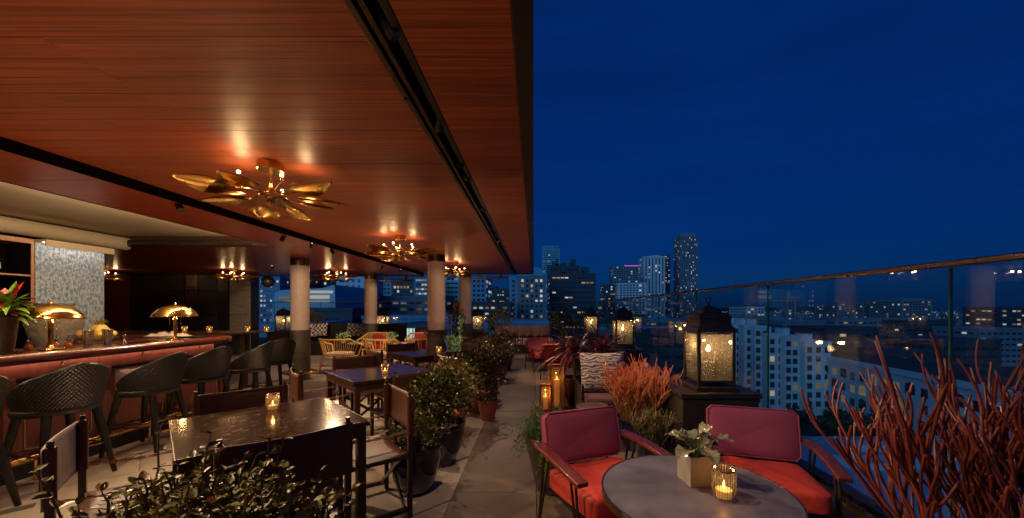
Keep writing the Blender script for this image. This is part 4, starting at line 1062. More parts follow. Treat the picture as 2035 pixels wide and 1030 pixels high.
lc1 = lounge((.445, 2.36, 0), fz(.39, -.92), 'red lounge chair with a purple woven back, left of the round table')
dup(lc1, (1.445, 2.40, 0), fz(-.30, -.95), 'red lounge chair with a purple woven back, right of the round table against the glass')
lc3 = lounge((.50, 7.85, 0), fz(.15, .99), 'distant red lounge chair seen from behind beside the walkway', 'redseat', 'redseat')
lounge((.20, 8.9, 0), fz(.35, -.9), 'distant lounge chair with a pale pink back, facing us beside the walkway', 'redseat', 'pinkseat')
dup(lc3, (1.25, 8.6, 0), fz(-.9, -.2), 'distant red lounge chair beyond the wavy striped pillow, by the terrace lanterns')

# ================================================================== round table
rt = thing('round_table', 'round slate-blue table with a thin brass rim in the right foreground', 'table', (.62, 1.46, 0))
MB().lathe([(.0001, .728), (.349, .728), (.349, .7515), (.0001, .7515)], 96).build('tabletop', M['zinc'], rt)
MB().lathe([(.3495, .722), (.355, .722), (.355, .7535), (.3495, .7535), (.3495, .722)], 96, caps=False).build('rim', M['brass'], rt)
MB().lathe([(.0001, 0), (.24, 0), (.24, .012), (.04, .03), (.03, .06), (.03, .70), (.09, .727)], 32).build('pedestal', M['black'], rt)
pc = thing('square_planter', 'square concrete planter holding a variegated plant on the round table', 'planter', (.655, 1.54, .7525), R(8))
pc.scale = (.82, .82, 1.08)
pc_ = MB().box(-.062, .062, -.062, .062, 0, .012)
for (a, b, c, d) in ((-.062, .062, -.062, -.052), (-.062, .062, .052, .062), (-.062, -.052, -.0519, .0519), (.052, .062, -.0519, .0519)): pc_.box(a, b, c, d, .0121, .105)
pc_.build('pot', M['concrete'], pc); MB().box(-.0515, .0515, -.0515, .0515, .013, .092).build('soil', M['soil'], pc)
vp = thing('caladium', 'variegated plant with striped cream and dark green leaves growing in the square planter', 'plant', (.655, 1.54, .850), R(8))
m = M['varieg'] = mat('striped_leaf', (.2, .22, .12), .25, var=.1, spec=.7)
uvn = node(m, 'ShaderNodeTexWave'); uvn.inputs['Scale'].default_value = 16; uvn.bands_direction = 'X'; uvn.inputs['Distortion'].default_value = 1.2
m.node_tree.links.new(coords(m, (1, 1, 1), 'UV'), uvn.inputs[0]); 
wv = uvn; wv.inputs['Scale'].default_value = 1.4; rr = ramp(m, wv.outputs[0], [(.45, (0, 0, 0)), (.6, (1, 1, 1))]); two_tone(m, (.05, .07, .035), (.30, .28, .17), rr.outputs[0])
r = random.Random(8)
stm = MB()
for k in range(17):
    a = k * 2.399 + .4; el = r.uniform(.35, 1.2); L = r.uniform(.085, .125); W2 = L * .30; st_l = r.uniform(.03, .085)
    p0 = Vector((0, 0, 0)); d0_ = Vector((math.cos(a) * math.cos(el), math.sin(a) * math.cos(el), math.sin(el)))
    base = d0_ * st_l + Vector((0, 0, .012)); stm.tube([(0, 0, 0), tuple(base * .6 + Vector((0, 0, .012))), tuple(base)], .0022, 5)
    sd = Vector((-math.sin(a), math.cos(a), 0)); g = MB()
    up_ = sd.cross(d0_) * -1
    def fn(u, v):
        hw = W2 * (math.sin(math.pi * (.04 + .93 * u)) ** .7); e = (v - .5) * 2
        dirn = (d0_ + Vector((0, 0, -1.0)) * u * .55)
        p = base + dirn * L * u + sd * e * hw + Vector((0, 0, 1)) * (abs(e) * hw * .35 + .005 * math.sin(u * 20) * abs(e))
        return tuple(p)
    o = g.grid(fn, 12, 6).build('leaf', m, vp)
    uv = o.data.uv_layers.new(name='UVMap')
    for li, lp_ in enumerate(o.data.loops):
        vi = lp_.vertex_index; uu = (vi % 13) / 12; vv = abs((vi // 13) / 6 - .5) * 2; uv.data[li].uv = (uu * 4 - vv * 1.3, vv)
stm.build('stem', M['fern'], vp)

# ================================================================== wavy striped pillow chair, wicker pouf, candle lanterns
wc2 = thing('wicker_armchair', 'dark wicker armchair with a mauve seat pad under the wavy striped pillow', 'chair', (.92, 4.75, 0))
MB().box(-.33, .33, -.36, .3, .32, .42).build('seat_cushion', M['cushpurple'], wc2, bevel=.03)
wk = MB()
for i in range(30):
    x = -.36 + i * .72 / 29
    wk.tube([(x, .34, .08), (x + .01, .36, .5), (x, .40, .86)], .006, 4, False)
for z in [.1 + .055 * i for i in range(14)]:
    wk.tube([(-.37, .345 + (z - .1) * .06, z), (.37, .345 + (z - .1) * .06, z)], .006, 4, False)
wk.build('woven_back', M['wickerbrown'], wc2)
wk = MB()
for s in (-1, 1):
    for i in range(22): y = -.34 + i * .66 / 21; wk.tube([(s * .36, y, .08), (s * .375, y + .02, .56)], .005, 4, False)
    for j in range(9): wk.tube([(s * .365, -.35, .1 + j * .055), (s * .365, .34, .1 + j * .055)], .005, 4, False)
wk.build('woven_side', M['wickerbrown'], wc2)
for (x, y) in ((-.35, -.33), (.35, -.33), (-.35, .33), (.35, .33)): MB().cyl((x, y, 0), (x, y, .56), .014, n=8).build('leg', M['bronze'], wc2)
zp = pillow(.56, .50, .17, 'zebra_pillow', 'zebra', n=24); zp.location = (.85, 4.72, .665); zp.rotation_euler = (R(-12), R(-1), R(-3))
tag(zp, 'large mauve and cream wavy striped pillow on the wicker armchair', 'pillow')
pf = thing('wicker_pouf', 'dark open woven wicker stool in front of the wavy striped pillow', 'stool', (.62, 4.02, 0))
wk = MB()
for k in range(30):
    a = 2 * math.pi * k / 30
    for s in (-1, 1):
        wk.tube([(.15 * math.cos(a), .15 * math.sin(a), 0), (.21 * math.cos(a + s * .3), .21 * math.sin(a + s * .3), .16), (.21 * math.cos(a + s * .6), .21 * math.sin(a + s * .6), .30), (.16 * math.cos(a + s * .9), .16 * math.sin(a + s * .9), .42)], .0055, 5, False)
for (rr_, z) in ((.15, .008), (.20, .15), (.21, .29), (.16, .42)): wk.tube([(rr_ * math.cos(R(q)), rr_ * math.sin(R(q)), z) for q in range(0, 360, 12)], .010, 6, closed=True)
wk.build('woven_body', M['wickerbrown'], pf); MB().lathe([(.0001, .40), (.155, .40), (.155, .424), (.0001, .43)], 24).build('seat', M['wickerbrown'], pf)
def candle_lantern(loc, w, h, ch_, label, rz=0):
    t = thing('candle_lantern', label, 'lantern', loc, rz, 'copper framed candle lanterns')
    b = w * .09; H = w / 2
    MB().box(-H, H, -H, H, 0, .02).build('base', M['teak'], t); 
    for sx in (-1, 1):
        for sy in (-1, 1): x, y = sx * (H - b / 2), sy * (H - b / 2); MB().box(x - b / 2, x + b / 2, y - b / 2, y + b / 2, .021, h - .021).build('post', M['teak'], t)
    tp = MB()
    for (a, c, d, e) in ((-H, H, -H, -H + b), (-H, H, H - b, H), (-H, -H + b, -H + b, H - b), (H - b, H, -H + b, H - b)): tp.box(a, c, d, e, h - .02, h)
    tp.build('top_frame', M['teak'], t, bevel=.003)
    g = H - b * .5
    for (a, c, d, e) in ((-g + b, g - b, -g, -g + .002), (-g + b, g - b, g - .002, g), (-g, -g + .002, -g + b, g - b), (g - .002, g, -g + b, g - b)): MB().box(a, c, d, e, .022, h - .022).build('glass_pane', M['cupglass'], t)
    MB().lathe([(.0001, .021), (w * .17, .021), (w * .17, ch_), (w * .12, ch_ - .006), (.0001, ch_ - .012)], 24).build('candle', M['wax'], t)
    MB().lathe([(.0001, ch_ - .005), (.008, ch_ + .006), (.009, ch_ + .016), (.005, ch_ + .034), (.0001, ch_ + .052)], 10).build('flame', M['flame'], t)
    point_light('flame_light', t, (0, 0, ch_ + .06), 1.4, (1, .40, .10), .012)
candle_lantern((.335, 5.55, .018), .235, .62, .40, 'tall copper framed lantern with a lit pillar candle, standing on the walkway')
candle_lantern((.165, 5.38, .018), .17, .37, .19, 'short copper framed lantern with a lit candle, left of the tall one')

# ================================================================== big terrace lanterns on plinths
def big_lantern(loc, label, energy=5, s=1.0):
    t = thing('terrace_lantern', label, 'lantern', loc, 0, 'large iron lanterns with seeded glass')
    h = .155
    MB().box(-.19, .19, -.19, .19, 0, .035).build('base', M['lanternframe'], t, bevel=.006)
    MB().box(-h, h, -h, h, .07, .088).build('floor_plate', M['lanternframe'], t)
    for sx in (-1, 1):
        for sy in (-1, 1):
            MB().box(sx * h - .012, sx * h + .012, sy * h - .012, sy * h + .012, .036, .52).build('corner_post', M['lanternframe'], t)
    for q in range(4):
        c, s_ = [(0, -1), (1, 0), (0, 1), (-1, 0)][q]
        x, y = c * h, s_ * h
        if s_: MB().box(-h + .0125, h - .0125, y - .003, y + .003, .089, .50).build('glass_pane', M['seeded'], t)
        else: MB().box(x - .003, x + .003, -h + .0125, h - .0125, .089, .50).build('glass_pane', M['seeded'], t)
    MB().box(-h - .02, h + .02, -h - .02, h + .02, .5205, .545).build('eave', M['lanternframe'], t, bevel=.004)
    MB().lathe([(.245, .546), (.24, .556), (.205, .575), (.20, .60), (.20, .645), (.212, .65), (.205, .665), (.17, .69), (.12, .70), (.11, .72), (.06, .75), (.02, .758), (.014, .775)], 4, a0=R(45), smooth=False).build('roof', M['lanternframe'], t)
    MB().ball((0, 0, .785), .012, 8, 6).tube([(.024 * math.cos(R(q)), 0, .815 + .024 * math.sin(R(q))) for q in range(0, 360, 20)], .005, 6, closed=True).build('finial_ring', M['lanternframe'], t)
    MB().cyl((0, 0, .088), (0, 0, .26), .012, n=8).build('stem', M['lanternframe'], t)
    for q in range(4):
        a = R(20 + 90 * q); x, y = .085 * math.cos(a), .085 * math.sin(a)
        MB().tube([(0, 0, .24), (x * .8, y * .8, .23), (x, y, .26)], .005, 6).cyl((x, y, .26), (x, y, .33), .011, n=10).build('candle_sleeve', M['cushcream'], t)
        MB().lathe([(.0001, .331), (.016, .34), (.021, .355), (.015, .375), (.0001, .40)], 12).build('bulb', M['bulbsoft'], t)
    for q in (0, 2):
        a = R(20 + 90 * q); point_light('bulb_light', t, (.085 * math.cos(a), .085 * math.sin(a), .415), energy / 2, (1, .58, .24), .015)
    return t
def plinth(loc, label, w=.35):
    t = thing('lantern_plinth', label, 'plinth', loc, 0, 'dark plinths under the large lanterns')
    MB().box(-w + .02, w - .02, -w + .02, w - .02, 0, .655).build('body', M['plinthdark'], t, bevel=.004)
    MB().box(-w, w, -w, w, .657, .70).build('top_slab', M['bronze'], t, bevel=.005); return t
p0 = plinth((1.62, 3.62, .018), 'dark plinth under the nearest large lantern, behind the right lounge chair')
b0 = big_lantern((1.63, 3.55, .719), 'large iron lantern with glowing seeded glass, nearest to us by the glass parapet')
dup(p0, (1.64, 7.12, .018), 0, 'dark plinth under the second large lantern'); dup(b0, (1.66, 7.1, .719), 0, 'second large iron lantern along the glass parapet, beyond the wavy striped pillow')
dup(p0, (1.58, 10.62, .018), 0, 'dark plinth under the third large lantern'); dup(b0, (1.59, 10.6, .719), 0, 'third large iron lantern, small in the distance near the far corner')
for (x, l) in ((-8.3, 'large iron lantern by the far glass left of the brass-ringed column'), (-5.02, 'large iron lantern by the far glass between rear column and ledge column'), (-1.85, 'large iron lantern by the far glass left of the striped sofa')):
    dup(p0, (x, 12.6, 0), 0, l.replace('large iron lantern', 'dark plinth with a lantern')); dup(b0, (x, 12.6, .702), 0, l)
# ================================================================== PLANTS
def pot_round(t, r, h, mt, name='pot'):
    MB().lathe([(r * .62, 0), (r * .66, .01), (r * .86, h * .35), (r * .99, h * .72), (r * 1.0, h * .9), (r * 1.04, h * .93), (r * 1.04, h), (r * .94, h), (r * .92, h * .9), (.001, h * .88)], 40).build(name, M[mt], t)
def shrub(loc, label, r, h, pot, pot_r, pot_h, crown_r, crown_z, n, L, seed, mt='leaf2', squash=.9, brown=.15, trunk=True, cat='plant', name='potted_shrub'):
    t = thing(name, label, cat, loc, 0)
    if pot: pot_round(t, pot_r, pot_h, pot)
    rs = np.random.RandomState(seed)
    c = np.array([0, 0, crown_z])
    # clumps: leaves gather at the ends of many twigs, leaving gaps
    tips = []; br = MB()
    nt_ = max(12, n // 22)
    for k in range(nt_):
        d = rs.normal(size=3); d /= np.linalg.norm(d); d[2] = d[2] * squash
        q = c + d * crown_r * rs.uniform(.45, 1.08); tips.append(q)
        if trunk and k % 2 == 0: br.tube([(rs.uniform(-.02, .02), rs.uniform(-.02, .02), (pot_h or 0) * .85), tuple((c * .55 + q * .3) * (1, 1, 1) + np.array([0, 0, (pot_h or 0) * .2])), tuple(q)], [.008, .005, .002], 5, False)
    tips = np.array(tips); pts = tips[rs.randint(0, nt_, n)] + rs.normal(size=(n, 3)) * crown_r * .13
    nb = int(n * brown)
    if trunk: br.build('stem', M['bark'], t)
    leafy('foliage', mt, t, pts[nb:], L, .5, .35, outward=c, seed=seed, up=.25)
    if nb: leafy('young_foliage', 'leafbrown', t, pts[:nb] * 1.0 + (pts[:nb] - c) * .08, L * .85, .5, .3, outward=c, seed=seed + 1, up=.4)
    return t
shrub((-.95, 3.05, 0), 'low small-leaved shrub in the cobalt blue glazed pot nearest to us by the walkway', 0, 0, 'bluepot', .20, .36, .19, .45, 900, .030, 1, brown=.25)
shrub((-.90, 3.62, 0), 'broad glossy shrub in a large dark pot behind the cobalt pot', 0, 0, 'bluepot', .235, .37, .33, .62, 3000, .046, 2, squash=.58, brown=.16)
shrub((-.98, 4.55, 0), 'reddish leafy shrub close to the second granite table', 0, 0, 'terra', .18, .30, .31, .58, 2200, .045, 3, brown=.45)
shrub((-.78, 5.35, 0), 'rounded glossy shrub in mid row along the walkway', 0, 0, 'terra', .20, .30, .32, .60, 2300, .046, 4, squash=.75, brown=.2)
shrub((-.60, 4.95, 0), 'small plant in a terracotta pot at the walkway edge', 0, 0, 'terra', .12, .26, .13, .34, 300, .04, 14, brown=.3)
shrub((-.72, 6.15, 0), 'low plant beyond the terracotta pot along the walkway', 0, 0, 'darkpot', .15, .25, .20, .42, 700, .045, 5, brown=.3)
shrub((-.74, 7.7, 0), 'tall dark shrub in the farther part of the walkway row', 0, 0, 'terra', .2, .32, .32, .64, 2000, .05, 6, squash=.85, brown=.22)
shrub((-.70, 9.0, 0), 'farthest dark shrub in the walkway row, left of the sofa', 0, 0, 'darkpot', .2, .32, .32, .58, 1200, .05, 7, brown=.2)
# upright pale green plant
ug = thing('upright_shrub', 'tall pale green upright plant with a spike, left of the walkway', 'plant', (-1.42, 6.95, 0))
pot_round(ug, .17, .36, 'darkpot')
rs = np.random.RandomState(21); P_ = []
for k in range(11):
    a = rs.uniform(0, 6.28); rr = rs.uniform(.02, .17); hh = rs.uniform(.35, .62) if k else .95
    for i in range(120): f = rs.uniform(0, 1); P_.append((rr * math.cos(a) * (.4 + .8 * f) + rs.normal() * .022, rr * math.sin(a) * (.4 + .8 * f) + rs.normal() * .022, .38 + f * hh))
leafy('foliage', 'sage', ug, np.array(P_), .05, .28, up=1.4, seed=22)
pr = thing('protea_plant', 'dark tall plant with a dusty pink flower head beside the far column', 'plant', (-1.9, 9.3, 0))
pot_round(pr, .2, .4, 'darkpot')
P_ = np.array([(rs.normal() * .10, rs.normal() * .10, rs.uniform(.4, 1.4)) for _ in range(600)]); leafy('foliage', 'leaf2', pr, P_, .09, .3, up=.8, seed=23)
MB().lathe([(.02, 1.42), (.07, 1.47), (.085, 1.54), (.06, 1.6), (.001, 1.62)], 14).build('flower_head', mat('dusty_pink', (.35, .13, .13), .7, var=.4, scale=30), pr)
# bushes by the far glass and right glass
for k, (x, y, l) in enumerate([(-7.55, 12.75, 'dark feathery bush behind the brass-ringed column'), (-1.15, 12.85, 'dark bush by the far glass to the left of the sofa'), (.95, 12.6, 'dark bush at the right end of the striped sofa'), (1.75, 12.3, 'dark bush in the far corner of the two glass parapets')]):
    shrub((x, y, 0), l, 0, 0, 'darkpot', .24, .42, .40, 1.0, 1200, .07, 40 + k, squash=1.1, brown=.1)
ag = thing('agave', 'pale spiky succulent catching light in front of the third large lantern', 'plant', (1.05, 8.9, 0)); pot_round(ag, .2, .5, 'darkpot')
def blades(t, n, L0, L1, w, zb, mt, seed, el0, el1, droop, r0=.02, name='leaf'):
    r = random.Random(seed)
    for k in range(n):
        a = r.uniform(0, 6.28); el = r.uniform(el0, el1); L = r.uniform(L0, L1); ww = w * r.uniform(.7, 1.2); dr = droop * r.uniform(.5, 1.3)
        def fn(u, v):
            hw = ww * .5 * (math.sin(math.pi * (.10 + .88 * u)) ** .6); x = r0 + L * u * math.cos(el); z = zb + L * u * math.sin(el) - dr * L * u * u
            y = (v - .5) * 2 * hw; z += abs(y) * .35
            return (x * math.cos(a) - y * math.sin(a), x * math.sin(a) + y * math.cos(a), z)
        MB().grid(fn, 9, 2).build(name, M[mt], t)
blades(ag, 22, .2, .32, .05, .45, 'sage', 9, .5, 1.3, .1)
# red cordyline behind the wavy striped pillow
cd = thing('cordyline', 'dark red strap-leaved palm arching beside the wavy striped pillow', 'plant', (.62, 5.75, 0)); pot_round(cd, .2, .42, 'darkpot')
MB().cyl((0, 0, .35), (0, 0, .72), .03, .025).build('trunk', M['bark'], cd)
blades(cd, 70, .50, .90, .05, .74, 'palmred', 12, .3, 1.4, .65)
cd2 = thing('cordyline', 'taller red strap-leaved palm just behind the wavy striped pillow', 'plant', (1.0, 5.5, 0)); pot_round(cd2, .18, .42, 'darkpot')
blades(cd2, 40, .45, .80, .04, .82, 'palmred', 13, .5, 1.45, .65); MB().cyl((0, 0, .35), (0, 0, .76), .025, .02).build('trunk', M['bark'], cd2)
# asparagus fern pot, left of the left lounge chair
fp = thing('fern_pot', 'feathery bright green fern spilling from a dark tapered pot beside the left lounge chair', 'plant', (.15, 3.02, .018))
MB().lathe([(.11, 0), (.13, .02), (.21, .34), (.225, .42), (.215, .44), (.2, .42), (.001, .41)], 36).build('pot', M['darkpot'], fp)
r = random.Random(31); P_ = []
fronds = MB()
for k in range(90):
    a = r.uniform(0, 6.28); L = r.uniform(.22, .42); el = r.uniform(.2, 1.35); pts = []
    for i in range(9):
        f = i / 8; x = .04 + L * f * math.cos(el); z = .42 + L * f * math.sin(el) * 1.0 - .55 * L * f * f * (1.5 - el * .6)
        pts.append((x * math.cos(a), x * math.sin(a), z))
    fronds.tube(pts, .0014, 3, False)
    for i in range(1, 9):
        for q in range(9):
            f = r.random(); p = [pts[i - 1][j] * (1 - f) + pts[i][j] * f for j in range(3)]; P_.append([p[0] + r.gauss(0, .012), p[1] + r.gauss(0, .012), p[2] + r.gauss(0, .012)])
fronds.build('frond', M['fern'], fp, kind='stuff'); leafy('foliage', 'fern', fp, np.array(P_), .030, .16, .4, seed=33)

# pencil cactus
def pencil(t, seed, n0, base_r, h, rad, zb, mt, levels=3, spread=.5, name='branch', sides=7):
    r = random.Random(seed)
    def grow(mb, p, d, L, rr, lvl):
        n = 5; pts = [p]; q = p.copy(); dd = d.copy(); bend = Vector((r.uniform(-1, 1), r.uniform(-1, 1), r.uniform(.3, 1.1))) * .16
        for i in range(n):
            dd = (dd + bend + Vector((0, 0, .07))).normalized(); q = q + dd * (L / n); pts.append(q.copy())
        last = lvl == 0
        rs_ = [rr * (1 - .10 * i / n) * r.uniform(.92, 1.08) for i in range(n + 1)]
        if last:
            pts.append(q + dd * rr * .9); rs_.append(rr * .55)
        mb.tube(pts, rs_, sides)
        if not last:
            for c in range(r.choice([2, 2, 3, 3]) if lvl > 1 else r.choice([1, 2, 2, 3])):
                a = r.uniform(0, 6.28); sd = Vector((math.cos(a), math.sin(a), 0)) * r.uniform(.35, .95)
                grow(mb, q.copy() if r.random() < .7 else pts[-3].copy(), (dd * .75 + sd * spread * 1.3).normalized(), L * r.uniform(.62, 1.0), rr * .92, lvl - 1)
    for k in range(n0):
        mb = MB(); a = 2 * math.pi * k / n0 + r.uniform(-.3, .3); rr0 = base_r * math.sqrt(r.random())
        d = Vector((math.cos(a) * spread * rr0 / base_r, math.sin(a) * spread * rr0 / base_r, 1)).normalized()
        grow(mb, Vector((rr0 * math.cos(a) * .75, rr0 * math.sin(a) * .75, zb)), d, h / (levels + 1) * r.uniform(.85, 1.25), rad, levels)
        mb.build(name, M[mt], t)
pk = thing('pencil_cactus', 'fiery orange and red pencil cactus in a blue pot beside the wavy striped pillow', 'cactus', (1.10, 3.92, .018))
pot_round(pk, .25, .32, 'bluepot'); pencil(pk, 5, 140, .25, .66, .0046, .28, 'cactus', 3, .46, sides=5)
pk2 = thing('pencil_cactus', 'large dark red pencil cactus filling the right foreground corner', 'cactus', (1.53, 1.20, 0))
MB().box(-.36, .36, -.26, .26, 0, .50).build('planter', M['bronze'], pk2, bevel=.01); pencil(pk2, 9, 52, .31, .86, .0058, .46, 'cactusnear', 3, .22, sides=8)
# dark low plants between pouf and plinth
tw = thing('twiggy_cactus', 'dark olive twiggy cactus in a blue pot in front of the fiery orange one', 'cactus', (1.06, 3.3, .018)); pot_round(tw, .18, .30, 'bluepot'); pencil(tw, 15, 46, .17, .30, .0042, .28, 'cactusdark', 3, .6, sides=5)
# foreground shrub, leaves one by one
fg = thing('front_shrub', 'leafy glossy shrub in the foreground, cut off by the lower picture edge', 'plant', (-1.12, 1.30, 0))
MB().box(-.52, .42, -.20, .20, 0, .50).build('planter', M['bronze'], fg, bevel=.01)
r = random.Random(77)
def leafmesh():
    def fn(u, v):
        hw = .29 * (math.sin(math.pi * (.03 + .95 * u)) ** .75); e = (v - .5) * 2
        return (e * hw, u, .10 * abs(e) - .28 * u * u + .05)
    g = MB(); vs = [fn(i / 5, j / 2) for j in range(3) for i in range(6)]
    fs = [(j * 6 + i, j * 6 + i + 1, (j + 1) * 6 + i + 1, (j + 1) * 6 + i) for j in range(2) for i in range(5)]
    me = bpy.data.meshes.new('leaf'); me.from_pydata(vs, [], fs); me.polygons.foreach_set('use_smooth', [True] * len(fs)); me.materials.append(M['leaf']); return me
LM = leafmesh(); LM2 = LM.copy(); LM2.materials.clear(); LM2.materials.append(M['leafbrown'])
twig = MB(); leaves = []
def sprig(p, d, L, n, lsz):
    pts = [p]; q = p.copy(); dd = d.copy()
    for i in range(n):
        dd = (dd + Vector((r.gauss(0, .12), r.gauss(0, .12), .05))).normalized(); q = q + dd * L / n; pts.append(q.copy())
        for s in (0, 1):
            a = r.uniform(0, 6.28); sd = Vector((math.cos(a), math.sin(a), r.uniform(-.1, .7))).normalized()
            leaves.append((q.copy(), (sd + dd * .45).normalized(), lsz * r.uniform(.6, 1.2)))
    twig.tube(pts, [.0035] * n + [.0015], 5, False)
for k in range(230):
    x = r.uniform(-.50, .44); y = r.uniform(-.16, .2)
    hmax = .75 + .10 * math.sin((x + .5) * 3.0) * 1.0 + r.uniform(-.10, .06)
    sprig(Vector((x * .8, y * .7, .5)), Vector((x * .25 + r.gauss(0, .2), r.gauss(0, .2), 1)).normalized(), hmax - .5, 8, .037)
for (x, y, h) in ((-.36, .05, 1.0), (-.50, .0, .90), (-.10, .1, .94), (.20, .1, .92), (.06, .12, .90), (.36, .05, .84)):
    sprig(Vector((x * .8, y, .5)), Vector((x * .35, .05, 1)).normalized(), h - .46, 9, .042)
twig.build('twig', M['bark'], fg)
leaves.sort(key=lambda q: -(q[0].z) + abs(q[0].y + .15) * .2)
rest = MB()
def lmat(p, d, s):
    x = d.cross(Vector((0, 0, 1))); x = x.normalized() if x.length > .05 else Vector((1, 0, 0)); z = x.cross(d).normalized()
    tw = Matrix.Rotation(r.uniform(-.7, .7), 4, 'Y')
    return Matrix(((x.x, d.x, z.x, p.x), (x.y, d.y, z.y, p.y), (x.z, d.z, z.z, p.z), (0, 0, 0, 1))) @ tw @ Matrix.Scale(s, 4)
base_v = [v.co.copy() for v in LM.vertices]; base_f = [tuple(p.vertices) for p in LM.polygons]
for i, (p, d, s) in enumerate(leaves):
    mx_ = lmat(p, d, s)
    if i < 296:
        o = bpy.data.objects.new('leaf', LM2 if r.random() < .22 else LM); COL.objects.link(o); adopt(o, fg); o.matrix_local = mx_
    else: rest.add([tuple(mx_ @ v) for v in base_v], base_f, True)
rest.build('lower_foliage', M['leaf'], fg, kind='stuff')

# fallen leaves round the pots
rs = np.random.RandomState(5); P_ = np.stack([rs.normal(-.9, .28, 170), rs.uniform(1.9, 8.0, 170), np.full(170, .022)], 1)
fl = leafy('fallen_leaves', 'leafbrown', None, P_, .026, .5, up=0, seed=8, droop=0)
for v_ in fl.data.vertices: v_.co.z = .019 + abs(v_.co.z - .022) * .25
tag(fl, 'small dry leaves fallen on the floor round the pots', 'leaves')
# ================================================================== THE CITY
GZ = -38.0
ground = struct(MB().box(-6000, 6000, 16, 9000, GZ - 1, GZ).build('ground', M['streets']))
hl = MB(); rh = random.Random(2); n = 80; vs = []
for i in range(n + 1):
    x = -7000 + 14000 * i / n; z = GZ + 40 + 55 * (.5 + .5 * math.sin(i * .31)) + 22 * math.sin(i * .9) + rh.uniform(-5, 5)
    vs += [(x, 7200, GZ), (x, 7600, z), (x, 8200, GZ)]
hl.add(vs, [f for i in range(n) for f in ((3 * i, 3 * i + 3, 3 * i + 4, 3 * i + 1), (3 * i + 1, 3 * i + 4, 3 * i + 5, 3 * i + 2))], True)
struct(hl.build('hills', M['hill']))
def facade(glass, litm, org, u, nrm, ncol, nrow, cw, fh, ww, wh, p_lit, r, off=.12, runs=False, z0=1.0):
    """windows as shallow boxes standing in the wall"""
    u = Vector(u); nrm = Vector(nrm); org = Vector(org); on = False
    for j in range(nrow):
        for i in range(ncol):
            if runs: on = (r.random() < p_lit) if r.random() < .45 else on
            else: on = r.random() < p_lit
            c = org + u * (cw * (i + .5)) + Vector((0, 0, fh * (j + .5) + z0)) + nrm * off
            a = u * ww / 2; h = Vector((0, 0, wh / 2)); b = nrm * off * 1.0
            v = [tuple(c - a - h), tuple(c + a - h), tuple(c + a + h), tuple(c - a + h), tuple(c - a - h - b), tuple(c + a - h - b), tuple(c + a + h - b), tuple(c - a + h - b)]
            (litm if on else glass).add(v, [(0, 1, 2, 3), (0, 4, 5, 1), (1, 5, 6, 2), (2, 6, 7, 3), (3, 7, 4, 0)])
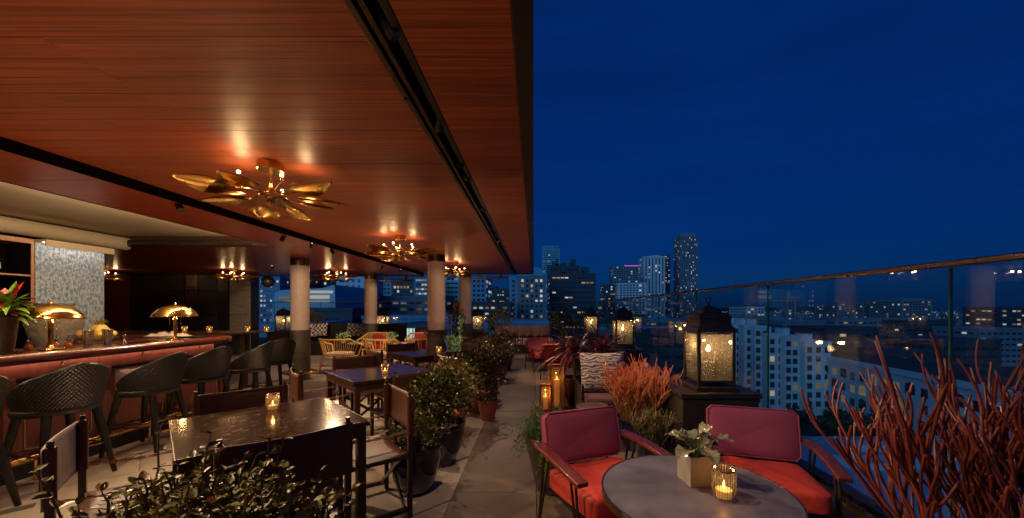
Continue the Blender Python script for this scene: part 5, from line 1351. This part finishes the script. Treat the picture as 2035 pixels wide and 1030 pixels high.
def tower(name, label, x0, x1, yt, D, dep, fh, cw, p, wall='facgrey', litm='lit', rz=0, ww=.6, wh=.55, cat='building', runs=False, bands=None, crown=None, setback=None, group=None):
    X0, _, Z = at(x0, yt, D); X1 = at(x1, yt, D)[0]; w = X1 - X0; cx = (X0 + X1) / 2
    t = thing(name, label, cat, (cx, D + dep / 2, GZ), rz, group)
    H = Z - GZ; r = random.Random(hash(label) % 1 + len(label) * 7 + int(x0))
    wl = MB().box(-w / 2, w / 2, -dep / 2, dep / 2, 0, H)
    if bands:
        k = 0; z = fh * .9
        while z < H: wl.box(-w / 2 - .25, w / 2 + .25, -dep / 2 - .25, dep / 2 + .25, z, z + fh * bands); z += fh
    wl.build('wall', M[wall], t)
    g, l = MB(), MB(); nr = max(1, int((min(H, Z + 60 if Z > -20 else H) - 2) / fh)); zb = H - nr * fh - 1
    nc = max(1, int((w - .8) / cw)); u0 = -(nc * cw) / 2
    facade(g, l, (u0, -dep / 2, zb), (1, 0, 0), (0, -1, 0), nc, nr, cw, fh, cw * ww, fh * wh, p, r, runs=runs, z0=0)
    nd = max(1, int((dep - .8) / cw)); v0 = -(nd * cw) / 2
    side = -1 if cx > 0 else 1
    facade(g, l, (side * w / 2, v0, zb), (0, 1, 0), (side, 0, 0), nd, nr, cw, fh, cw * ww, fh * wh, p * .7, r, runs=runs, z0=0)
    if g.n: g.build('window', M['winglass'], t, kind='stuff')
    if l.n: l.build('lit_window', M[litm], t, kind='stuff')
    rf = MB().box(-w / 2 - .3, w / 2 + .3, -dep / 2 - .3, dep / 2 + .3, H + .01, H + 1.0).build('parapet', M[wall], t)
    if crown == 'fins':
        c = MB(); q = 9
        for i in range(q): c.box(-w / 2 + w * i / q + .2, -w / 2 + w * (i + .55) / q, -dep / 2, dep / 2, H + 1.01, H + 7)
        c.build('crown_fin', M['facteal'], t)
    if crown == 'block': MB().box(-w * .42, w * .42, -dep * .4, dep * .4, H + 1.01, H + 1 + H * .045).build('plant_room', M[wall], t)
    if crown == 'slant':
        hh = H * .03
        c = MB(); c.add([(-w / 2, -dep / 2, H + 1.01), (w / 2, -dep / 2, H + 1.01), (w / 2, dep / 2, H + 1.01), (-w / 2, dep / 2, H + 1.01), (-w / 2, -dep / 2, H + 2), (w * .1, -dep / 2, H + 1 + hh), (w * .1, dep / 2, H + 1 + hh), (-w / 2, dep / 2, H + 2), (w / 2, -dep / 2, H + 2), (w / 2, dep / 2, H + 2)], [(0, 1, 8, 5, 4), (3, 7, 6, 9, 2), (4, 5, 6, 7), (5, 8, 9, 6), (1, 2, 9, 8), (0, 4, 7, 3)]); c.build('slanted_crown', M[wall], t)
    if crown == 'mech':
        c = MB(); q = random.Random(4)
        for i in range(9): x = q.uniform(-w * .4, w * .4); c.box(x, x + w * .08, -dep * .2, dep * .1, H + 1.01, H + q.uniform(3, 9))
        c.build('rooftop_plant', M['facdark'], t)
    if crown == 'purple': MB().box(-w * .05, w / 2 + .5, -dep / 2 - .6, -dep / 2 - .31, H - .2, H + 1.2).build('light_strip', emis('magenta_light', (.8, .12, .7), .9), t)
    if crown == 'dome': MB().lathe([(w * .3, H + 1.01), (w * .28, H + 6), (w * .2, H + 9), (w * .06, H + 12), (.3, H + 18)], 12).build('cupola', M[wall], t)
    if crown == 'gable': MB().add([(-w / 2, -dep / 2, H + 1.01), (w / 2, -dep / 2, H + 1.01), (w / 2, dep / 2, H + 1.01), (-w / 2, dep / 2, H + 1.01), (-w * .25, 0, H + 1 + w * .35), (w * .25, 0, H + 1 + w * .35)], [(0, 1, 5, 4), (1, 2, 5), (2, 3, 4, 5), (3, 0, 4), (0, 3, 2, 1)]).build('roof', M['facteal'], t)
    return t
# skyline, from right to left
tower('tower', 'tallest slim dark tower with a pale flat crown, right of the skyline group', 1351, 1387, 471, 900, 40, 3.8, 4.2, .13, 'facgrey', ww=.36, wh=.7, crown='block')
tower('tower', 'pale vertically striped tower with a slanted top, left of the tallest one', 1279, 1322, 512, 850, 40, 3.8, 7.5, .14, 'facwhite', ww=.36, wh=.8, crown='slant')
tower('tower', 'narrow dark slab attached behind the pale striped tower', 1318, 1332, 508, 905, 30, 3.6, 3.5, .20, 'facdark')
tower('tower', 'teal tower with a magenta light strip on its roof edge', 1218, 1269, 529, 800, 40, 4.2, 5.0, .14, 'facgrey', 'litcool', crown='purple')
tower('office_block', 'pale lower block in front of the magenta-lit tower', 1228, 1285, 564, 620, 40, 4.0, 5.2, .18, 'facwhite')
tower('office_block', 'dark lower block left of the pale one beneath the magenta-lit tower', 1201, 1230, 567, 640, 40, 4.0, 4.0, .22, 'facdark')
tower('office_block', 'dark banded office block with warm lit floors, centre of the skyline', 1093, 1184, 546, 300, 45, 3.9, 3.3, .30, 'facdark', ww=.8, wh=.5, bands=.35, runs=True, crown='mech')
tower('office_block', 'taller setback behind the banded office block', 1089, 1152, 530, 352, 30, 3.9, 3.4, .06, 'facdark', crown='mech')
tower('tower', 'glowing teal glass tower with a finned crown behind the roof edge', 1078, 1112, 496, 700, 30, 3.8, 3.2, .06, 'facteal', 'litcool', ww=.8, wh=.4, crown='fins')
tower('office_block', 'gridded office block with many lit square windows and a sloped roof', 1028, 1086, 550, 260, 30, 3.5, 3.2, .40, 'facgrey', ww=.5, wh=.5, crown='gable')
tower('office_block', 'dim blue office slab left of the gridded block', 1012, 1029, 552, 285, 40, 3.5, 3.2, .10, 'facblue')
tower('office_block', 'black office block with bright strips of light below the roof edge', 985, 1014, 575, 420, 40, 3.6, 2.6, .5, 'facdark', runs=True, wh=.3)
tower('office_block', 'small black rounded block beside the strips of light', 966, 986, 570, 450, 40, 3.6, 3.2, .22, 'facdark')
tower('tower', 'blue glass office tower right of the far column', 936, 966, 552, 300, 40, 3.7, 3.4, .22, 'facblue', 'litcool', runs=True)
tower('tower', 'pale teal banded tower between the two right columns', 884, 914, 548, 320, 40, 3.7, 3.2, .16, 'facteal', 'litcool', ww=.85, wh=.4, runs=True)
tower('tower', 'brightly lit office tower with rows of white windows left of the ledge column', 822, 852, 550, 280, 40, 3.3, 2.1, .72, 'facgrey', 'litcool', ww=.75, wh=.4, runs=True)
tower('tower', 'dark tower with scattered lights between the rear column and the bright tower', 778, 824, 556, 300, 40, 3.3, 2.6, .30, 'facdark', runs=True)
tower('tower', 'navy tower just right of the rear left column', 750, 779, 560, 340, 30, 3.6, 3.2, .12, 'facblue')
tower('apartment_block', 'white gridded apartment tower left of the rear column', 668, 724, 548, 190, 24, 3.1, 2.9, .07, 'facwhite', ww=.45, wh=.55)
tower('tower', 'dark tower with sparse lights behind the museum', 612, 660, 549, 330, 40, 3.6, 3.0, .18, 'facdark')
tower('tower', 'ribbed blue-grey tower behind the brass-ringed column', 556, 588, 548, 300, 40, 3.6, 2.4, .08, 'facgrey')
tower('office_block', 'office tower with many cool lit windows beside the steel wall', 515, 556, 552, 260, 30, 3.3, 2.2, .34, 'facblue', 'lit', ww=.5, wh=.4)
tower('tower', 'pale ribbed tower touching the steel wall panel', 492, 517, 548, 280, 30, 3.3, 2.2, .14, 'facblue', ww=.5)
tower('office_block', 'long low office block with dim warm windows behind the ledge column', 740, 880, 592, 210, 30, 3.6, 4.4, .30, 'facgrey', 'litdim', ww=.7, wh=.4)
tower('office_block', 'long low block with sparse warm lights right of the ledge column', 885, 1015, 603, 230, 30, 3.6, 3.6, .22, 'facdark', 'lit', ww=.6, wh=.35)
tower('warehouse', 'plain blue flat roofed hall below the long low office block', 720, 905, 634, 120, 30, 6, 9, .0, 'facblue')
tower('warehouse', 'plain dark hall beneath the office towers right of the far column', 905, 1090, 644, 130, 30, 6, 9, .0, 'facblue')
tower('warehouse', 'bright blue flat roof just beyond the high counter', 480, 590, 652, 95, 30, 6, 9, .0, 'roofblue')
tower('warehouse', 'dark plain building under the museum', 610, 700, 618, 120, 20, 6, 9, .0, 'facdark')
# museum with a slanted pale body and lit strips
mu = thing('museum', 'pale museum building with a sloped side and long lit window strips', 'building', (0, 0, GZ))
def atl(x, y, D): p = at(x, y, D); return (p[0], p[1], p[2] - GZ)
D = 150
prof = [(538, 640), (546, 583), (556, 577), (640, 573), (665, 566), (668, 640)]
V = [atl(x, y, D) for x, y in prof] + [(p[0], p[1] + 40, p[2]) for p in (atl(x, y, D) for x, y in prof)]
n = len(prof); g = MB(); g.add(V, [tuple(range(n)), tuple(range(2 * n - 1, n - 1, -1))] + [(i, i + n, (i + 1) % n + n, (i + 1) % n) for i in range(n)])
a, b = atl(538, 640, D), atl(668, 640, D); g.box(a[0], b[0], D, D + 40, 0, a[2] - .01); g.build('wall', M['facwhite'], mu)
for (x0, x1, y0, y1) in ((616, 662, 578, 583), (612, 655, 587, 594), (566, 608, 597, 600), (616, 655, 599, 601.5), (556, 580, 590, 594)):
    p, q = atl(x0, y1, D), atl(x1, y0, D); MB().box(p[0], q[0], D - .25, D - .05, p[2], q[2]).build('window_strip', M['litcool'] if x0 > 600 else M['litdim'], mu)
# bright glazed lobby seen between the chairs
lb = thing('glazed_hall', 'brightly lit glazed hall low behind the mauve armchair', 'building', (0, 0, GZ))
p, q = atl(805, 676, 75), atl(846, 653, 75); MB().box(p[0] - 1, q[0] + 1, 75.2, 88, 0, q[2] + 1).build('wall', M['facdark'], lb)
MB().box(p[0], q[0], 75, 75.15, p[2], q[2]).build('lit_glazing', emis('hall_light', (.75, .95, .9), 1.0), lb)
mu_ = MB()
for i in range(6): x = p[0] + (q[0] - p[0]) * i / 5; mu_.box(x - .05, x + .05, 74.85, 74.98, p[2], q[2])
mu_.build('mullion', M['facdark'], lb)

# arcaded white building, its windows one by one
ab = thing('arcaded_building', 'long white building with rows of arched and square windows below the glass parapet', 'building', (92, 40, GZ), R(-6.5))
L_, H_, NB = 112, 21.5, 26
MB().box(0, 22, -10, L_ - 10, 0, H_).build('wall', M['facwhite'], ab)
MB().box(-.5, 22.5, -10.5, L_ - 9.5, H_ + .01, H_ + 1.4).build('cornice', M['facwhite'], ab)
MB().box(1.2, 21, -9, L_ - 11, H_ + 1.41, H_ + 1.7).build('roof', M['roofdark'], ab)
def arch_mesh(w, h, arched, dp=.35):
    pts = [(-w / 2, 0), (w / 2, 0), (w / 2, h)]
    if arched: pts = [(-w / 2, 0), (w / 2, 0), (w / 2, h - w * .3)] + [(w / 2 * math.cos(R(a)), h - w * .3 + w * .3 * math.sin(R(a))) for a in range(30, 180, 30)] + [(-w / 2, h - w * .3)]
    else: pts.append((-w / 2, h))
    n = len(pts); v = [(-.06, y, z) for y, z in pts] + [(0, y, z) for y, z in pts]
    return v, [tuple(range(n))] + [(i, (i + 1) % n, (i + 1) % n + n, i + n) for i in range(n)]
wm = {}
for nm, (w, h, ar) in {'a': (3.0, 3.1, True), 's': (1.9, 2.3, False)}.items():
    for mt in ('winglass', 'lit', 'litdim'):
        me = bpy.data.meshes.new('window'); v, f = arch_mesh(w, h, ar); me.from_pydata(v, [], f); me.materials.append(M[mt]); wm[nm, mt] = me
r = random.Random(19)
for j in range(5):
    for i in range(NB):
        y = -7 + i * 4.2; kind = 'a' if (i + (j // 2)) % 3 == 0 else 's'
        if j == 0: kind = 'a'
        o = bpy.data.objects.new('window', wm[kind, 'lit' if r.random() < .03 else ('litdim' if r.random() < .22 else 'winglass')]); COL.objects.link(o); adopt(o, ab)
        o.location = (-.02, y, .4 + j * 4.15)
        if kind == 's' or True:
            s = MB() if 0 else None
# white apartment building in stepped bays
ap = thing('apartment_building', 'white stepped apartment building of eight storeys left of the arcaded building', 'building', (0, 0, GZ))
bays = [(1458, 1478, 648, 150), (1478, 1500, 650, 146), (1500, 1526, 652, 143), (1526, 1560, 668, 139), (1560, 1600, 672, 136), (1600, 1652, 684, 133)]
we = {}
for mt in ('winglass', 'lit', 'litdim'):
    me = bpy.data.meshes.new('window'); MBt = MB().box(-.8, .8, -.12, 0, 0, 1.9); me.from_pydata(MBt.v, [], MBt.f); me.materials.append(M[mt]); we[mt] = me
wl = MB(); r = random.Random(4)
for (x0, x1, yt, D) in bays:
    X0, _, Z = at(x0, yt, D); X1 = at(x1, yt, D)[0]; H = Z - GZ
    wl.box(X0, X1 - .01, D, 165, 0, H); wl.box(X0 - .2, X1 + .19, D - .2, 165.2, H + .01, H + .9)
    nc = max(1, int((X1 - X0) / 2.35)); cw = (X1 - X0) / nc
    for j in range(int((H - 3) / 3.15)):
        for i in range(nc):
            if (i + int(x0)) % 4 == 3 and nc > 3: continue
            o = bpy.data.objects.new('window', we['lit' if r.random() < .02 else ('litdim' if r.random() < .08 else 'winglass')]); COL.objects.link(o); adopt(o, ap)
            o.location = (X0 + cw * (i + .5), D - .02, H - 3.0 - j * 3.15)
    wl.box(X0 + (X1 - X0) * .3, X0 + (X1 - X0) * .6, D + 4, D + 9, H + .91, H + 3.2)
wl.build('wall', M['facwhite'], ap)
# low hall with a pale roof right below
hb = thing('low_hall', 'low building with a wide blue roof in front of the arcaded building', 'building', (0, 0, GZ))
MB().box(20, 71, 42, 78, 0, 12.5).build('wall', M['facgrey'], hb); MB().box(19.5, 71.5, 41.5, 78.5, 12.51, 13.1).build('roof', M['roofblue'], hb)
rv = MB()
for (x, y, w, d, h) in ((60, 70, 6, 3, 1.2), (52, 62, 9, 4, 1.0), (63, 60, 4, 4, 1.5), (40, 70, 5, 5, 1.4), (30, 60, 12, 3, .8)): rv.box(x, x + w, y, y + d, 13.11, 13.1 + h)
rv.build('skylight', M['facwhite'], hb)
# street trees by the white buildings
for k, (x, y, s, l) in enumerate([(79, 92, 3.6, 'street tree at the left end of the row before the arcaded building'), (83, 86, 3.2, 'street tree second in the row before the arcaded building'), (80, 100, 3.8, 'street tree tallest in the row, near the apartment building'), (84, 96, 3.3, 'street tree close to the corner of the arcaded building'), (76, 108, 3.4, 'street tree directly below the apartment building'), (85, 106, 3.3, 'street tree between the apartment and arcaded buildings')]):
    t = thing('street_tree', l, 'tree', (x, y, GZ), 0)
    MB().cyl((0, 0, 0), (0, 0, 6), .25, .15, 8).build('trunk', M['bark'], t)
    rs = np.random.RandomState(90 + k); c = rs.normal(size=(16, 3)) * (s * .5, s * .5, s * .4) + (0, 0, 8)
    leafy('crown', 'treedark', t, c[rs.randint(0, 16, 900)] + rs.normal(size=(900, 3)) * s * .22, .9, .6, seed=k, outward=(0, 0, 7))
# mid-distance blocks: individual buildings
r = random.Random(23); names = []
mid = [(1640, 1760, 655, 190, 26, 'facdark', .05, 'dark flat office building with a deep roof terrace behind the arcaded building'), (1755, 1850, 700, 150, 40, 'facdark', .02, 'low dark hall right behind the arcaded building roof'), (1850, 1990, 680, 170, 30, 'facdark', .10, 'long dark building with a faint strip of lights behind the red cactus'), (1945, 2035, 655, 260, 30, 'facgrey', .05, 'grey flat roofed block near the right picture edge'),
       (1560, 1640, 640, 250, 30, 'facgrey', .05, 'grey block with a bright roof behind the apartment building'), (1660, 1800, 635, 320, 40, 'facgrey', .08, 'long grey block in mid distance with lamps on its roof'), (1800, 1900, 640, 300, 40, 'facdark', .1, 'dark block in mid distance right of the long grey one'), (1990, 2060, 612, 330, 30, 'facdark', .5, 'dark office block with rows of warm windows at the right edge'),
       (1460, 1560, 632, 300, 40, 'facgrey', .1, 'grey block behind the top of the apartment building'), (1380, 1460, 640, 240, 40, 'facdark', .08, 'dark block behind the nearest large lantern'), (1290, 1380, 636, 260, 40, 'facgrey', .12, 'grey block between the two largest lanterns'), (1200, 1290, 628, 300, 40, 'facdark', .15, 'dark block behind the second large lantern'), (1190, 1320, 655, 150, 30, 'facblue', .03, 'blue grey low hall seen through the glass above the cactus'), (1300, 1450, 668, 120, 30, 'facdark', .05, 'dark low hall through the glass behind the cactus')]
for (x0, x1, yt, D, dep, wl_, p, l) in mid: tower('city_block', l, x0, x1, yt, D, dep, 3.8, 4.2, p, wl_, 'lit', ww=.7, wh=.35)
tower('tower', 'pale apartment tower with a lit rooftop mast on the horizon', 1792, 1852, 597, 620, 60, 4.0, 5.0, .14, 'facgrey', crown='block')
tower('tower', 'pale church-like tower with a cupola on the horizon', 1564, 1582, 592, 620, 14, 4.5, 5.0, .06, 'facgrey', crown='dome')
tower('city_block', 'wide lit block on the horizon right of the cupola tower', 1716, 1766, 602, 700, 60, 4.0, 5.0, .18, 'facgrey')
tower('city_block', 'pale block on the horizon left of the wide lit one', 1665, 1716, 607, 720, 60, 4.0, 5.0, .16, 'facgrey')
tower('city_block', 'low pale block on the horizon beside the cupola tower', 1484, 1520, 611, 560, 50, 4.0, 5.0, .1, 'facwhite')
# endless low city and its lamps
fc = MB(); pl = MB(); lo = MB()
for k in range(1500):
    D = 260 * (22 ** r.random()); X = r.uniform(-.55, 1.45) * D
    if X < -.3 * D and D < 500: continue
    w, d = r.uniform(12, 40), r.uniform(12, 40); h = r.uniform(6, 15) * (1.6 if r.random() < .1 else 1)
    fc.box(X, X + w, D, D + d, GZ, GZ + h)
    if r.random() < .38:
        s = D * .0008; z = GZ + r.uniform(.4, .95) * h; x = X + r.uniform(0, w); lo.box(x, x + s * r.choice([1, 1, 3]), D - 1.0, D - .6, z, z + s)
for k in range(900):
    D = 300 * (16 ** r.random()); X = r.uniform(-.2, 1.4) * D; s = D * .0008
    pl.box(X, X + s, D, D + s, GZ + 9, GZ + 9 + s)
tag(fc.build('low_city', M['facgrey']), 'endless low buildings of the city spreading to the horizon', 'city', kind='stuff')
tag(lo.build('distant_windows', M['lit']), 'tiny lit windows scattered over the low city', 'lights', kind='stuff')
tag(pl.build('street_lights', M['points']), 'tiny street lamps glinting over the low city', 'lights', kind='stuff')
